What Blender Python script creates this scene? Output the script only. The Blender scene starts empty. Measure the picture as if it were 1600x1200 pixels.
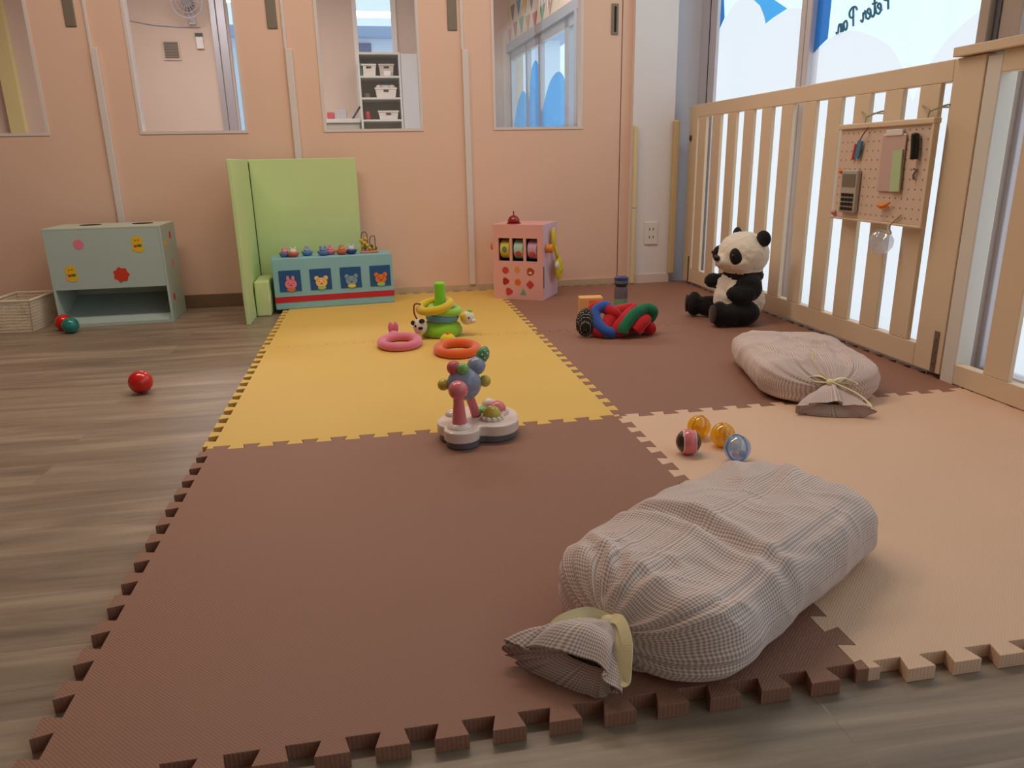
import bpy, bmesh, math, random
from mathutils.geometry import tessellate_polygon
from mathutils import Vector, Matrix, noise, Euler
random.seed(7)
S = bpy.context.scene
COL = S.collection
R = math.radians
PI = math.pi

# ---------------------------------------------------------------- camera
cd = bpy.data.cameras.new('camera')
cam = bpy.data.objects.new('camera', cd); COL.objects.link(cam)
cam.location = (0.4207, -0.7109, 0.6476)
cam.rotation_euler = (R(73.2611), R(1.0656), R(-10.3073))
cd.sensor_width = 36; cd.lens = 1163.8 / 1600 * 36
cd.clip_start = 0.02; cd.clip_end = 200
S.camera = cam

# ---------------------------------------------------------------- view, world, lamps
S.view_settings.view_transform = 'Standard'
S.view_settings.look = 'None'
S.view_settings.exposure = 0.16
S.view_settings.gamma = 1.0
S.view_settings.use_curve_mapping = False
S.cycles.use_denoising = True
S.cycles.max_bounces = 8; S.cycles.diffuse_bounces = 4; S.cycles.transparent_max_bounces = 12
S.cycles.sample_clamp_indirect = 4.0

w = bpy.data.worlds.new('overcast_sky'); S.world = w; w.use_nodes = True
wn = w.node_tree.nodes; wl = w.node_tree.links
bg = wn['Background']
tc = wn.new('ShaderNodeTexCoord'); sp = wn.new('ShaderNodeSeparateXYZ'); rp = wn.new('ShaderNodeValToRGB')
nz = wn.new('ShaderNodeTexNoise'); nz.inputs['Scale'].default_value = 2.2; nz.inputs['Detail'].default_value = 4
mx = wn.new('ShaderNodeMixRGB'); mx.blend_type = 'MULTIPLY'; mx.inputs[0].default_value = 0.06
wl.new(tc.outputs['Generated'], sp.inputs[0]); wl.new(sp.outputs['Z'], rp.inputs[0])
rp.color_ramp.elements[0].position = 0.0; rp.color_ramp.elements[0].color = (0.58, 0.73, 0.76, 1)
rp.color_ramp.elements[1].position = 0.6; rp.color_ramp.elements[1].color = (0.50, 0.68, 0.76, 1)
wl.new(tc.outputs['Generated'], nz.inputs[0]); wl.new(rp.outputs[0], mx.inputs[1]); wl.new(nz.outputs[0], mx.inputs[2])
wl.new(mx.outputs[0], bg.inputs[0]); bg.inputs[1].default_value = 1.55

def area(name, loc, rot, sx, sy, power, col, portal=False):
    l = bpy.data.lights.new(name, 'AREA'); l.shape = 'RECTANGLE'; l.size = sx; l.size_y = sy
    l.energy = power; l.color = col
    o = bpy.data.objects.new(name, l); COL.objects.link(o); o.location = loc; o.rotation_euler = rot
    if portal: l.cycles.is_portal = True
    return o
# daylight portals in the window openings of the right wall and of the next room
area('window_daylight_portal', (2.16, 0.0, 1.12), (0, R(90), 0), 2.2, 6.0, 1, (1, 1, 1), True)
area('next_room_daylight_portal', (1.98, 6.0, 1.2), (0, R(90), 0), 1.2, 3.4, 1, (1, 1, 1), True)
# ceiling luminaires of the play room, and two lamps added to brighten the next room
WARM = (1.0, 0.85, 0.71)
area('ceiling_luminaire', (-0.5, 1.7, 2.38), (0, 0, 0), 1.2, 0.25, 14, WARM)
area('ceiling_luminaire', (0.9, 1.7, 2.38), (0, 0, 0), 1.2, 0.25, 14, WARM)
area('next_room_fill', (-0.9, 5.4, 2.38), (0, 0, 0), 1.2, 0.4, 42, (1.0, 0.94, 0.88))
area('next_room_fill', (0.8, 4.6, 2.38), (0, 0, 0), 1.2, 0.4, 30, (1.0, 0.96, 0.93))

# ---------------------------------------------------------------- materials
def lin(c):
    f = lambda v: (v / 255 / 12.92) if v / 255 <= 0.04045 else ((v / 255 + 0.055) / 1.055) ** 2.4
    return (f(c[0]), f(c[1]), f(c[2]), 1)
MATS = {}
def mat(name, c, rough=0.6, metal=0.0, bump=None, var=None, sheen=0, coat=0, spec=None):
    """plain principled; bump=(scale,strength,dist); var=(scale,amount)"""
    if name in MATS: return MATS[name]
    m = bpy.data.materials.new(name); m.use_nodes = True
    nt = m.node_tree; b = nt.nodes['Principled BSDF']
    b.inputs['Base Color'].default_value = lin(c); b.inputs['Roughness'].default_value = rough
    b.inputs['Metallic'].default_value = metal
    if sheen:
        b.inputs['Sheen Weight'].default_value = sheen; b.inputs['Sheen Roughness'].default_value = 0.5
    if coat: b.inputs['Coat Weight'].default_value = coat; b.inputs['Coat Roughness'].default_value = 0.08
    if spec is not None: b.inputs['Specular IOR Level'].default_value = spec
    tc = nt.nodes.new('ShaderNodeTexCoord')
    if bump:
        n = nt.nodes.new('ShaderNodeTexNoise'); n.inputs['Scale'].default_value = bump[0]; n.inputs['Detail'].default_value = 4
        nt.links.new(tc.outputs['Object'], n.inputs[0])
        bp = nt.nodes.new('ShaderNodeBump'); bp.inputs['Strength'].default_value = bump[1]; bp.inputs['Distance'].default_value = bump[2]
        nt.links.new(n.outputs[0], bp.inputs['Height']); nt.links.new(bp.outputs[0], b.inputs['Normal'])
    if var:
        n = nt.nodes.new('ShaderNodeTexNoise'); n.inputs['Scale'].default_value = var[0]; n.inputs['Detail'].default_value = 3
        nt.links.new(tc.outputs['Object'], n.inputs[0])
        h = nt.nodes.new('ShaderNodeHueSaturation'); h.inputs['Color'].default_value = lin(c)
        mr = nt.nodes.new('ShaderNodeMapRange'); mr.inputs['To Min'].default_value = 1 - var[1]; mr.inputs['To Max'].default_value = 1 + var[1]
        nt.links.new(n.outputs[0], mr.inputs[0]); nt.links.new(mr.outputs[0], h.inputs['Value'])
        nt.links.new(h.outputs[0], b.inputs['Base Color'])
    MATS[name] = m
    return m
def mixmat(name, ca, cb, fac, rough, trans=None, gloss=0.08):
    """thin see-through sheet: transparent tint ca, translucent cb, small glossy share"""
    if name in MATS: return MATS[name]
    m = bpy.data.materials.new(name); m.use_nodes = True; nt = m.node_tree; N = nt.nodes; L = nt.links
    N.clear(); out = N.new('ShaderNodeOutputMaterial')
    t = N.new('ShaderNodeBsdfTransparent'); t.inputs[0].default_value = ca
    d = N.new('ShaderNodeBsdfTranslucent'); d.inputs[0].default_value = cb
    g = N.new('ShaderNodeBsdfGlossy'); g.inputs['Roughness'].default_value = rough; g.inputs[0].default_value = (1, 1, 1, 1)
    a = N.new('ShaderNodeMixShader'); a.inputs[0].default_value = fac; L.new(t.outputs[0], a.inputs[1]); L.new(d.outputs[0], a.inputs[2])
    c = N.new('ShaderNodeMixShader'); c.inputs[0].default_value = gloss; L.new(a.outputs[0], c.inputs[1]); L.new(g.outputs[0], c.inputs[2])
    L.new(c.outputs[0], out.inputs[0]); MATS[name] = m
    return m
GLASS = mixmat('window_glass', (0.97, 0.99, 0.99, 1), (1, 1, 1, 1), 0.0, 0.02, gloss=0.05)
INNERGLASS = mixmat('partition_glass', (0.95, 0.95, 0.97, 1), (1, 1, 1, 1), 0.02, 0.02, gloss=0.05)
FROST = mixmat('frosted_film', (0.99, 0.83, 0.855, 1), (0.99, 0.83, 0.855, 1), 0.45, 0.4, gloss=0.03)
BLUEFILM = mixmat('blue_film', (0.04, 0.16, 0.44, 1), (0.04, 0.18, 0.48, 1), 0.5, 0.3, gloss=0.03)
SKYFILM = mixmat('light_blue_film', (0.09, 0.38, 0.74, 1), (0.10, 0.40, 0.76, 1), 0.5, 0.3, gloss=0.03)
CLEARPLASTIC = mixmat('clear_plastic', (0.86, 0.86, 0.88, 1), (0.9, 0.9, 0.9, 1), 0.25, 0.1, gloss=0.12)
YPLASTIC = mixmat('yellow_clear_plastic', (0.97, 0.74, 0.10, 1), (0.95, 0.72, 0.06, 1), 0.55, 0.05, gloss=0.09)
BPLASTIC = mixmat('blue_clear_plastic', (0.72, 0.84, 0.98, 1), (0.5, 0.68, 0.92, 1), 0.3, 0.05, gloss=0.12)

def matmat(name, c, dark=0.86):
    """foam mat: fine embossed weave in colour and bump"""
    m = bpy.data.materials.new(name); m.use_nodes = True; nt = m.node_tree; N = nt.nodes; L = nt.links; b = N['Principled BSDF']
    tc = N.new('ShaderNodeTexCoord'); mp = N.new('ShaderNodeMapping'); mp.inputs['Scale'].default_value = (1, 1, 0)
    L.new(tc.outputs['Object'], mp.inputs[0])
    sx = N.new('ShaderNodeSeparateXYZ'); L.new(mp.outputs[0], sx.inputs[0])
    def wave(sock, k):
        a = N.new('ShaderNodeMath'); a.operation = 'MULTIPLY'; a.inputs[1].default_value = k; L.new(sock, a.inputs[0])
        s = N.new('ShaderNodeMath'); s.operation = 'SINE'; L.new(a.outputs[0], s.inputs[0]); return s
    a = wave(sx.outputs['X'], 2 * PI / 0.0052); c2 = wave(sx.outputs['Y'], 2 * PI / 0.0052)
    p = N.new('ShaderNodeMath'); p.operation = 'MULTIPLY'; L.new(a.outputs[0], p.inputs[0]); L.new(c2.outputs[0], p.inputs[1])
    bp = N.new('ShaderNodeBump'); bp.inputs['Strength'].default_value = 0.35; bp.inputs['Distance'].default_value = 0.0006
    L.new(p.outputs[0], bp.inputs['Height']); L.new(bp.outputs[0], b.inputs['Normal'])
    n = N.new('ShaderNodeTexNoise'); n.inputs['Scale'].default_value = 3; n.inputs['Detail'].default_value = 5; L.new(tc.outputs['Object'], n.inputs[0])
    mr = N.new('ShaderNodeMapRange'); mr.inputs['To Min'].default_value = 0.94; mr.inputs['To Max'].default_value = 1.05; L.new(n.outputs[0], mr.inputs[0])
    mr2 = N.new('ShaderNodeMapRange'); mr2.inputs['From Min'].default_value = -1; mr2.inputs['To Min'].default_value = 0.94; mr2.inputs['To Max'].default_value = 1.06; L.new(p.outputs[0], mr2.inputs[0])
    q = N.new('ShaderNodeMath'); q.operation = 'MULTIPLY'; L.new(mr.outputs[0], q.inputs[0]); L.new(mr2.outputs[0], q.inputs[1])
    h = N.new('ShaderNodeHueSaturation'); h.inputs['Color'].default_value = lin(c); L.new(q.outputs[0], h.inputs['Value'])
    L.new(h.outputs[0], b.inputs['Base Color']); b.inputs['Roughness'].default_value = 0.62
    return m

def woodfloor():
    m = bpy.data.materials.new('vinyl_wood_floor'); m.use_nodes = True; nt = m.node_tree; N = nt.nodes; L = nt.links; b = N['Principled BSDF']
    tc = N.new('ShaderNodeTexCoord')
    br = N.new('ShaderNodeTexBrick'); br.inputs['Scale'].default_value = 1; br.inputs['Mortar Size'].default_value = 0.0012
    br.inputs['Brick Width'].default_value = 0.92; br.inputs['Row Height'].default_value = 0.148; br.offset = 0.37
    br.inputs['Color1'].default_value = (0.35, 0.35, 0.35, 1); br.inputs['Color2'].default_value = (0.62, 0.62, 0.62, 1); br.inputs['Mortar'].default_value = (0.1, 0.1, 0.1, 1)
    L.new(tc.outputs['Object'], br.inputs[0])
    mp = N.new('ShaderNodeMapping'); mp.inputs['Scale'].default_value = (0.9, 8, 1)
    L.new(tc.outputs['Object'], mp.inputs[0])
    ad = N.new('ShaderNodeVectorMath'); ad.operation = 'MULTIPLY_ADD'; ad.inputs[1].default_value = (7, 5, 3)
    L.new(br.outputs['Color'], ad.inputs[0]); L.new(mp.outputs[0], ad.inputs[2])
    n1 = N.new('ShaderNodeTexNoise'); n1.inputs['Scale'].default_value = 1.6; n1.inputs['Detail'].default_value = 7; n1.inputs['Roughness'].default_value = 0.62; n1.inputs['Distortion'].default_value = 0.7
    L.new(ad.outputs[0], n1.inputs[0])
    mp2 = N.new('ShaderNodeMapping'); mp2.inputs['Scale'].default_value = (3, 90, 1); L.new(tc.outputs['Object'], mp2.inputs[0])
    n2 = N.new('ShaderNodeTexNoise'); n2.inputs['Scale'].default_value = 1.2; n2.inputs['Detail'].default_value = 3; L.new(mp2.outputs[0], n2.inputs[0])
    r1 = N.new('ShaderNodeValToRGB'); e = r1.color_ramp.elements
    e[0].position = 0.28; e[0].color = lin(FL[0]); e[1].position = 0.72; e[1].color = lin(FL[2])
    x = e.new(0.5); x.color = lin(FL[1])
    L.new(n1.outputs[0], r1.inputs[0])
    mixa = N.new('ShaderNodeMixRGB'); mixa.blend_type = 'MULTIPLY'; mixa.inputs[0].default_value = 1
    mr = N.new('ShaderNodeMapRange'); mr.inputs['From Min'].default_value = 0.3; mr.inputs['From Max'].default_value = 0.7; mr.inputs['To Min'].default_value = 0.90; mr.inputs['To Max'].default_value = 1.08
    L.new(n2.outputs[0], mr.inputs[0]); L.new(r1.outputs[0], mixa.inputs[1]); L.new(mr.outputs[0], mixa.inputs[2])
    mixb = N.new('ShaderNodeMixRGB'); mixb.blend_type = 'MULTIPLY'; mixb.inputs[0].default_value = 0.7
    mr3 = N.new('ShaderNodeMapRange'); mr3.inputs['From Min'].default_value = 0.2; mr3.inputs['From Max'].default_value = 0.62; mr3.inputs['To Min'].default_value = 0.88; mr3.inputs['To Max'].default_value = 1.08
    L.new(br.outputs['Color'], mr3.inputs[0]); L.new(mixa.outputs[0], mixb.inputs[1]); L.new(mr3.outputs[0], mixb.inputs[2])
    L.new(mixb.outputs[0], b.inputs['Base Color']); b.inputs['Roughness'].default_value = 0.36; b.inputs['Specular IOR Level'].default_value = 0.4
    bp = N.new('ShaderNodeBump'); bp.inputs['Strength'].default_value = 0.12; bp.inputs['Distance'].default_value = 0.001
    L.new(n2.outputs[0], bp.inputs['Height']); L.new(bp.outputs[0], b.inputs['Normal'])
    return m
FL = [(112, 94, 80), (146, 126, 108), (178, 156, 134)]

def gingham(name):
    m = bpy.data.materials.new(name); m.use_nodes = True; nt = m.node_tree; N = nt.nodes; L = nt.links; b = N['Principled BSDF']
    uv = N.new('ShaderNodeUVMap'); uv.uv_map = 'UVMap'
    sx = N.new('ShaderNodeSeparateXYZ'); L.new(uv.outputs[0], sx.inputs[0])
    outs = []
    for ax in ('X', 'Y'):
        a = N.new('ShaderNodeMath'); a.operation = 'MULTIPLY'; a.inputs[1].default_value = 2 * PI / 0.0046; L.new(sx.outputs[ax], a.inputs[0])
        s = N.new('ShaderNodeMath'); s.operation = 'SINE'; L.new(a.outputs[0], s.inputs[0])
        r = N.new('ShaderNodeMapRange'); r.inputs['From Min'].default_value = -0.45; r.inputs['From Max'].default_value = 0.45; r.clamp = True; L.new(s.outputs[0], r.inputs[0]); outs.append(r)
    ad = N.new('ShaderNodeMath'); ad.operation = 'ADD'; L.new(outs[0].outputs[0], ad.inputs[0]); L.new(outs[1].outputs[0], ad.inputs[1])
    hf = N.new('ShaderNodeMath'); hf.operation = 'MULTIPLY'; hf.inputs[1].default_value = 0.5; L.new(ad.outputs[0], hf.inputs[0])
    cr = N.new('ShaderNodeValToRGB'); e = cr.color_ramp.elements
    e[0].color = lin(GING[0]); e[1].color = lin(GING[2]); x = e.new(0.5); x.color = lin(GING[1])
    L.new(hf.outputs[0], cr.inputs[0]); L.new(cr.outputs[0], b.inputs['Base Color'])
    b.inputs['Roughness'].default_value = 0.9; b.inputs['Sheen Weight'].default_value = 0.15; b.inputs['Specular IOR Level'].default_value = 0.15
    n = N.new('ShaderNodeTexNoise'); n.inputs['Scale'].default_value = 55; n.inputs['Detail'].default_value = 5
    tc = N.new('ShaderNodeTexCoord'); L.new(tc.outputs['Object'], n.inputs[0])
    bp = N.new('ShaderNodeBump'); bp.inputs['Strength'].default_value = 0.4; bp.inputs['Distance'].default_value = 0.002
    L.new(n.outputs[0], bp.inputs['Height']); L.new(bp.outputs[0], b.inputs['Normal'])
    return m
GING = [(238, 220, 214), (212, 190, 182), (170, 144, 136)]

WALLC = mat('peach_partition', (235, 195, 172), 0.55, bump=(60, 0.1, 0.002), var=(1.5, 0.02))
WHITE = mat('white_paint', (232, 226, 222), 0.5)
WALLW = mat('offwhite_wallpaper', (233, 227, 227), 0.8, bump=(120, 0.3, 0.002))
CREAMW = mat('cream_wall', (224, 206, 190), 0.8, bump=(120, 0.2, 0.002))
TRIM = mat('white_vinyl_trim', (226, 212, 206), 0.4)
ALU = mat('silver_aluminium', (178, 176, 184), 0.4, 0.5)
FRAMEC = mat('pale_grey_window_frame', (206, 200, 206), 0.45, 0.2)
SLOT = mat('grey_door_pull', (135, 122, 108), 0.5, 0.3)
DARK = mat('dark_gap', (40, 34, 30), 0.9)
FENCE = mat('cream_painted_wood', (226, 202, 172), 0.5, bump=(40, 0.08, 0.002), var=(3, 0.03))
OAK = mat('brown_skirting', (128, 100, 76), 0.5)
STEEL = mat('brushed_steel', (150, 140, 128), 0.35, 0.8)
BLACK = mat('black_plastic', (22, 20, 20), 0.4)

# ---------------------------------------------------------------- mesh helpers
def bm_new(): return bmesh.new()
def xf(bm, verts, loc=(0, 0, 0), rot=(0, 0, 0), scale=(1, 1, 1)):
    M = Matrix.Translation(loc) @ Euler(rot).to_matrix().to_4x4() @ Matrix.Diagonal((*scale, 1))
    bmesh.ops.transform(bm, matrix=M, verts=verts)
def box(bm, x0, x1, y0, y1, z0, z1):
    vs = [bm.verts.new((x, y, z)) for z in (z0, z1) for y in (y0, y1) for x in (x0, x1)]
    for f in ((0, 2, 3, 1), (4, 5, 7, 6), (0, 1, 5, 4), (2, 6, 7, 3), (0, 4, 6, 2), (1, 3, 7, 5)):
        bm.faces.new([vs[i] for i in f])
    return vs
def ell(bm, c, r, rot=(0, 0, 0), seg=28, rings=18):
    g = bmesh.ops.create_uvsphere(bm, u_segments=seg, v_segments=rings, radius=1)
    if not hasattr(r, '__len__'): r = (r, r, r)
    xf(bm, g['verts'], c, rot, r); return g['verts']
def cyl(bm, c, r, h, rot=(0, 0, 0), r2=None, seg=32):
    g = bmesh.ops.create_cone(bm, cap_ends=True, segments=seg, radius1=r, radius2=r if r2 is None else r2, depth=h)
    xf(bm, g['verts'], c, rot); return g['verts']
def prism(bm, pts, a, b, axis='z'):
    """polygon pts (u,v) extruded between a and b along axis; x: (u,v)=(y,z), y: (x,z), z: (x,y)"""
    def P(u, v, t): return {'z': (u, v, t), 'y': (u, t, v), 'x': (t, u, v)}[axis]
    A = [bm.verts.new(P(u, v, a)) for u, v in pts]; B_ = [bm.verts.new(P(u, v, b)) for u, v in pts]
    n = len(pts); bm.faces.new(A); bm.faces.new(B_[::-1])
    for i in range(n): bm.faces.new((A[i], B_[i], B_[(i + 1) % n], A[(i + 1) % n]))
def tube(bm, path, r, seg=12, closed=False, cap=True, flat=1.0):
    """r: number or list; flat scales the second axis of the section"""
    path = [Vector(p) for p in path]; n = len(path)
    rr = r if hasattr(r, '__len__') else [r] * n
    rings = []; up = None
    for i, p in enumerate(path):
        if closed: t = path[(i + 1) % n] - path[i - 1]
        else: t = path[min(i + 1, n - 1)] - path[max(i - 1, 0)]
        t.normalize()
        if up is None:
            up = Vector((0, 0, 1)) if abs(t.z) < 0.9 else Vector((1, 0, 0))
        s = t.cross(up).normalized(); up = s.cross(t).normalized()
        rings.append([bm.verts.new(p + s * math.cos(2 * PI * k / seg) * rr[i] + up * math.sin(2 * PI * k / seg) * rr[i] * flat) for k in range(seg)])
    m = n if closed else n - 1
    for i in range(m):
        a, b = rings[i], rings[(i + 1) % n]
        for k in range(seg): bm.faces.new((a[k], a[(k + 1) % seg], b[(k + 1) % seg], b[k]))
    if cap and not closed: bm.faces.new(rings[0][::-1]); bm.faces.new(rings[-1])
def torus(bm, c, Rr, r, rot=(0, 0, 0), sx=1, sy=1, seg=48):
    M = Matrix.Translation(c) @ Euler(rot).to_matrix().to_4x4()
    tube(bm, [M @ Vector((Rr * sx * math.cos(2 * PI * i / seg), Rr * sy * math.sin(2 * PI * i / seg), 0)) for i in range(seg)], r, 14, closed=True)
def lathe(bm, c, prof, seg=40, sx=1, sy=1):
    rings = [[bm.verts.new((c[0] + r * sx * math.cos(2 * PI * k / seg), c[1] + r * sy * math.sin(2 * PI * k / seg), c[2] + z)) for k in range(seg)] for r, z in prof]
    for a, b in zip(rings, rings[1:]):
        for k in range(seg): bm.faces.new((a[k], a[(k + 1) % seg], b[(k + 1) % seg], b[k]))
    bm.faces.new(rings[0][::-1]); bm.faces.new(rings[-1])
def smooth_path(pts, n=10, closed=False):
    P = [Vector(p) for p in pts]; out = []; m = len(P)
    for i in range(m if closed else m - 1):
        if closed: a, b, c, d = P[i - 1], P[i], P[(i + 1) % m], P[(i + 2) % m]
        else: a, b, c, d = P[max(i - 1, 0)], P[i], P[i + 1], P[min(i + 2, m - 1)]
        for k in range(n):
            t = k / n
            out.append(0.5 * ((2 * b) + (c - a) * t + (2 * a - 5 * b + 4 * c - d) * t * t + (3 * b - a - 3 * c + d) * t ** 3))
    if not closed: out.append(P[-1])
    return out
def obj(name, bm, m, parent=None, smooth=False, bevel=0, loc=(0, 0, 0), rot=(0, 0, 0), segs=2):
    bmesh.ops.recalc_face_normals(bm, faces=bm.faces)
    me = bpy.data.meshes.new(name); bm.to_mesh(me); bm.free()
    for x in (m if isinstance(m, (list, tuple)) else [m]): me.materials.append(x)
    if smooth:
        for p in me.polygons: p.use_smooth = True
    o = bpy.data.objects.new(name, me); COL.objects.link(o); o.location = loc; o.rotation_euler = rot
    if parent: o.parent = parent
    if bevel:
        b = o.modifiers.new('bevel', 'BEVEL'); b.width = bevel; b.segments = segs; b.limit_method = 'ANGLE'; b.angle_limit = R(40)
    if smooth == 'auto':
        me.set_sharp_from_angle(angle=R(40))
    return o
def tag(o, label=None, cat=None, group=None, kind=None):
    if label: o['label'] = label
    if cat: o['category'] = cat
    if group: o['group'] = group
    if kind: o['kind'] = kind
    return o
def thing(name, label, cat, loc=(0, 0, 0), rz=0, group=None):
    o = bpy.data.objects.new(name, None); COL.objects.link(o); o.empty_display_size = 0.05
    o.location = loc; o.rotation_euler = (0, 0, rz)
    return tag(o, label, cat, group)
def struct(name, bm, m, parent=None, **k):
    o = obj(name, bm, m, parent, **k)
    if not parent: o['kind'] = 'structure'
    return o
def blob(name, prims, voxel, mats, pick, parent, fuzz=0.0, smooth_it=4):
    """one continuous mesh grown from overlapping ellipsoids (c, r, rot, key); faces take the material picked"""
    bm = bm_new()
    for c, r, rot, key in prims: ell(bm, c, r, rot, 24, 16)
    me = bpy.data.meshes.new('t'); bm.to_mesh(me); bm.free()
    o = bpy.data.objects.new('t', me); COL.objects.link(o)
    r = o.modifiers.new('r', 'REMESH'); r.mode = 'VOXEL'; r.voxel_size = voxel
    s = o.modifiers.new('s', 'SMOOTH'); s.iterations = smooth_it; s.factor = 0.5
    dg = bpy.context.evaluated_depsgraph_get(); nm = bpy.data.meshes.new_from_object(o.evaluated_get(dg))
    bpy.data.objects.remove(o)
    for x in mats: nm.materials.append(x)
    inv = [((Matrix.Translation(c) @ Euler(rot).to_matrix().to_4x4() @ Matrix.Diagonal((*(r if hasattr(r, '__len__') else (r, r, r)), 1))).inverted(), key) for c, r, rot, key in prims]
    for p in nm.polygons:
        c = p.center; best = min(inv, key=lambda t: (t[0] @ c).length)
        p.material_index = pick(c, best[1]); p.use_smooth = True
    if fuzz:
        for v in nm.vertices:
            v.co += v.normal * (noise.noise(v.co * 160) * fuzz + noise.noise(v.co * 60) * fuzz)
    ob = bpy.data.objects.new(name, nm); COL.objects.link(ob)
    if parent: ob.parent = parent
    return ob
def copy_thing(root, loc, rz=None):
    c = root.copy(); COL.objects.link(c); c.location = loc
    if rz is not None: c.rotation_euler = (0, 0, rz)
    for ch in list(root.children):
        d = ch.copy(); COL.objects.link(d); d.parent = c
        for g in ch.children:
            e = g.copy(); COL.objects.link(e); e.parent = d
    return c

# ================================================================ SETTING
WY = 3.02
bm = bm_new(); box(bm, -4.5, 2.2, -3.5, 8.2, -0.05, 0.0); struct('floor', bm, woodfloor())
bm = bm_new(); box(bm, -4.5, 2.2, -3.5, 8.2, 2.42, 2.5); struct('ceiling', bm, mat('ceiling_white', (228, 220, 210), 0.9))
bm = bm_new(); box(bm, -4.6, -4.5, -3.5, 8.2, 0, 2.42); struct('wall_left', bm, WALLC)
bm = bm_new(); box(bm, -4.5, 2.2, -3.6, -3.5, 0, 2.42); struct('wall_front', bm, CREAMW)

# back partition with four window openings
WIN = [(-1.40, -0.948), (-0.578, -0.117), (0.218, 0.678), (1.012, 1.454)]
ZB, ZT = 0.787, 1.75
bm = bm_new(); xs = [-4.5] + [v for w_ in WIN for v in w_] + [1.643]
for i in range(0, len(xs), 2): box(bm, xs[i], xs[i + 1], WY, WY + 0.05, 0.0, 2.42)
for a, b in WIN:
    box(bm, a, b, WY, WY + 0.05, 0.0, ZB); box(bm, a, b, WY, WY + 0.05, ZT, 2.42)
box(bm, 1.648, 1.70, WY, WY + 0.05, 0.0, 2.42)
struct('wall_back', bm, WALLC)
bm = bm_new(); box(bm, 1.640, 1.651, WY + 0.02, WY + 0.045, 0.0, 2.42); struct('trim_5', bm, DARK)
for i, (a, b) in enumerate(WIN):
    bm = bm_new(); t = 0.012
    box(bm, a, a + t, WY - 0.004, WY + 0.054, ZB, ZT); box(bm, b - t, b, WY - 0.004, WY + 0.054, ZB, ZT)
    box(bm, a + t, b - t, WY - 0.004, WY + 0.054, ZB, ZB + t); box(bm, a + t, b - t, WY - 0.004, WY + 0.054, ZT - t, ZT)
    f = struct('window_%d' % (i + 1), bm, TRIM)
    bm = bm_new(); box(bm, a + t, b - t, WY + 0.022, WY + 0.027, ZB + t, ZT - t); obj('pane', bm, INNERGLASS, f)
for i, x in enumerate((-1.53, -0.722, 0.083, 0.874)):
    bm = bm_new(); box(bm, x - 0.007, x + 0.007, WY - 0.008, WY, 1.14, 2.42); box(bm, x - 0.004, x + 0.026, WY - 0.016, WY, 0.05, 1.14)
    struct('trim_%d' % (i + 1), bm, TRIM, bevel=0.003)
PULLS = [(-0.785, 'above the teal toy box'), (0.036, 'above the green folding screen'), (0.832, 'between the two right-hand partition windows')]
for x, wh in PULLS:
    bm = bm_new(); box(bm, x - 0.022, x + 0.022, WY - 0.006, WY, 1.222, 1.40)
    tag(obj('door_pull', bm, SLOT, bevel=0.003), 'grey strip handle on the peach partition, ' + wh, 'handle', 'strip handles on the peach partition')
t = thing('door_pull', 'short grey handle with a dark slot, right of the rightmost partition window', 'handle', (1.607, WY, 1.21), 0, 'strip handles on the peach partition')
bm = bm_new(); box(bm, -0.017, 0.017, -0.006, 0, 0, 0.135); obj('plate', bm, SLOT, t, bevel=0.003)
bm = bm_new(); box(bm, -0.004, 0.006, -0.0075, -0.0055, 0.012, 0.123); obj('slot', bm, DARK, t)
bm = bm_new(); box(bm, -4.5, -0.10, WY - 0.012, WY, 0, 0.062); struct('baseboard_back', bm, OAK, bevel=0.002)
bm = bm_new(); box(bm, 0.36, 1.70, WY - 0.008, WY, 0.0, 0.05); struct('baseboard_back_right', bm, mat('pale_skirting', (206, 180, 150), 0.5))
# white wall column beside the windows and its reveal
bm = bm_new(); box(bm, 1.70, 1.915, WY - 0.03, WY + 0.12, 0, 2.42); struct('wall_right', bm, WALLW)
bm = bm_new(); box(bm, 1.915, 2.1, WY + 0.06, WY + 0.18, 0, 2.42); struct('trim_9', bm, mat('skylit_reveal', (214, 217, 229), 0.35), bevel=0.002)  # blue cast of daylight on the reveal is put into its colour
bm = bm_new(); box(bm, 1.70, 1.915, WY - 0.036, WY - 0.03, 0, 0.065); struct('baseboard_right', bm, TRIM)
PAD = mat('cream_foam_guard', (206, 180, 136), 0.7)
t = obj('corner_guard', (lambda b: (box(b, 1.700, 1.722, WY - 0.054, WY - 0.037, 0.022, 0.40), box(b, 1.700, 1.722, WY - 0.054, WY - 0.037, 0.404, 0.80), b)[-1])(bm_new()), mat('pale_yellow_guard', (228, 206, 158), 0.6), bevel=0.005)
tag(t, 'thin pale yellow cable cover running up the left edge of the white wall column', 'cable cover')
t = obj('corner_guard', (lambda b: (box(b, 1.905, 1.935, WY - 0.06, WY - 0.031, 0.066, 0.82), b)[-1])(bm_new()), PAD, bevel=0.006)
tag(t, 'tan foam edge guard on the white column right beside the gate', 'edge guard')
# big windows of the right wall
WX = 2.09
bm = bm_new(); box(bm, WX - 0.03, WX + 0.12, -3.5, 3.2, 2.2, 2.42); box(bm, WX - 0.03, WX + 0.12, -3.5, 3.2, 0.0, 0.03); struct('wall_right_lintel', bm, WALLW)
def winframe(n, y0, y1, m):
    bm = bm_new(); e = 0.035
    box(bm, WX - 0.005, WX + 0.04, y1 - e, y1, 0.03, 2.2); box(bm, WX - 0.005, WX + 0.04, y0, y0 + e, 0.03, 2.2)
    box(bm, WX - 0.005, WX + 0.04, y0 + e, y1 - e, 2.16, 2.2); box(bm, WX - 0.005, WX + 0.04, y0 + e, y1 - e, 0.03, 0.06)
    f = struct('window_%d' % n, bm, m, bevel=0.003)
    bm = bm_new(); box(bm, WX + 0.022, WX + 0.026, y0 + e, y1 - e, 0.06, 2.16); obj('pane', bm, GLASS, f)
    return f
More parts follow.
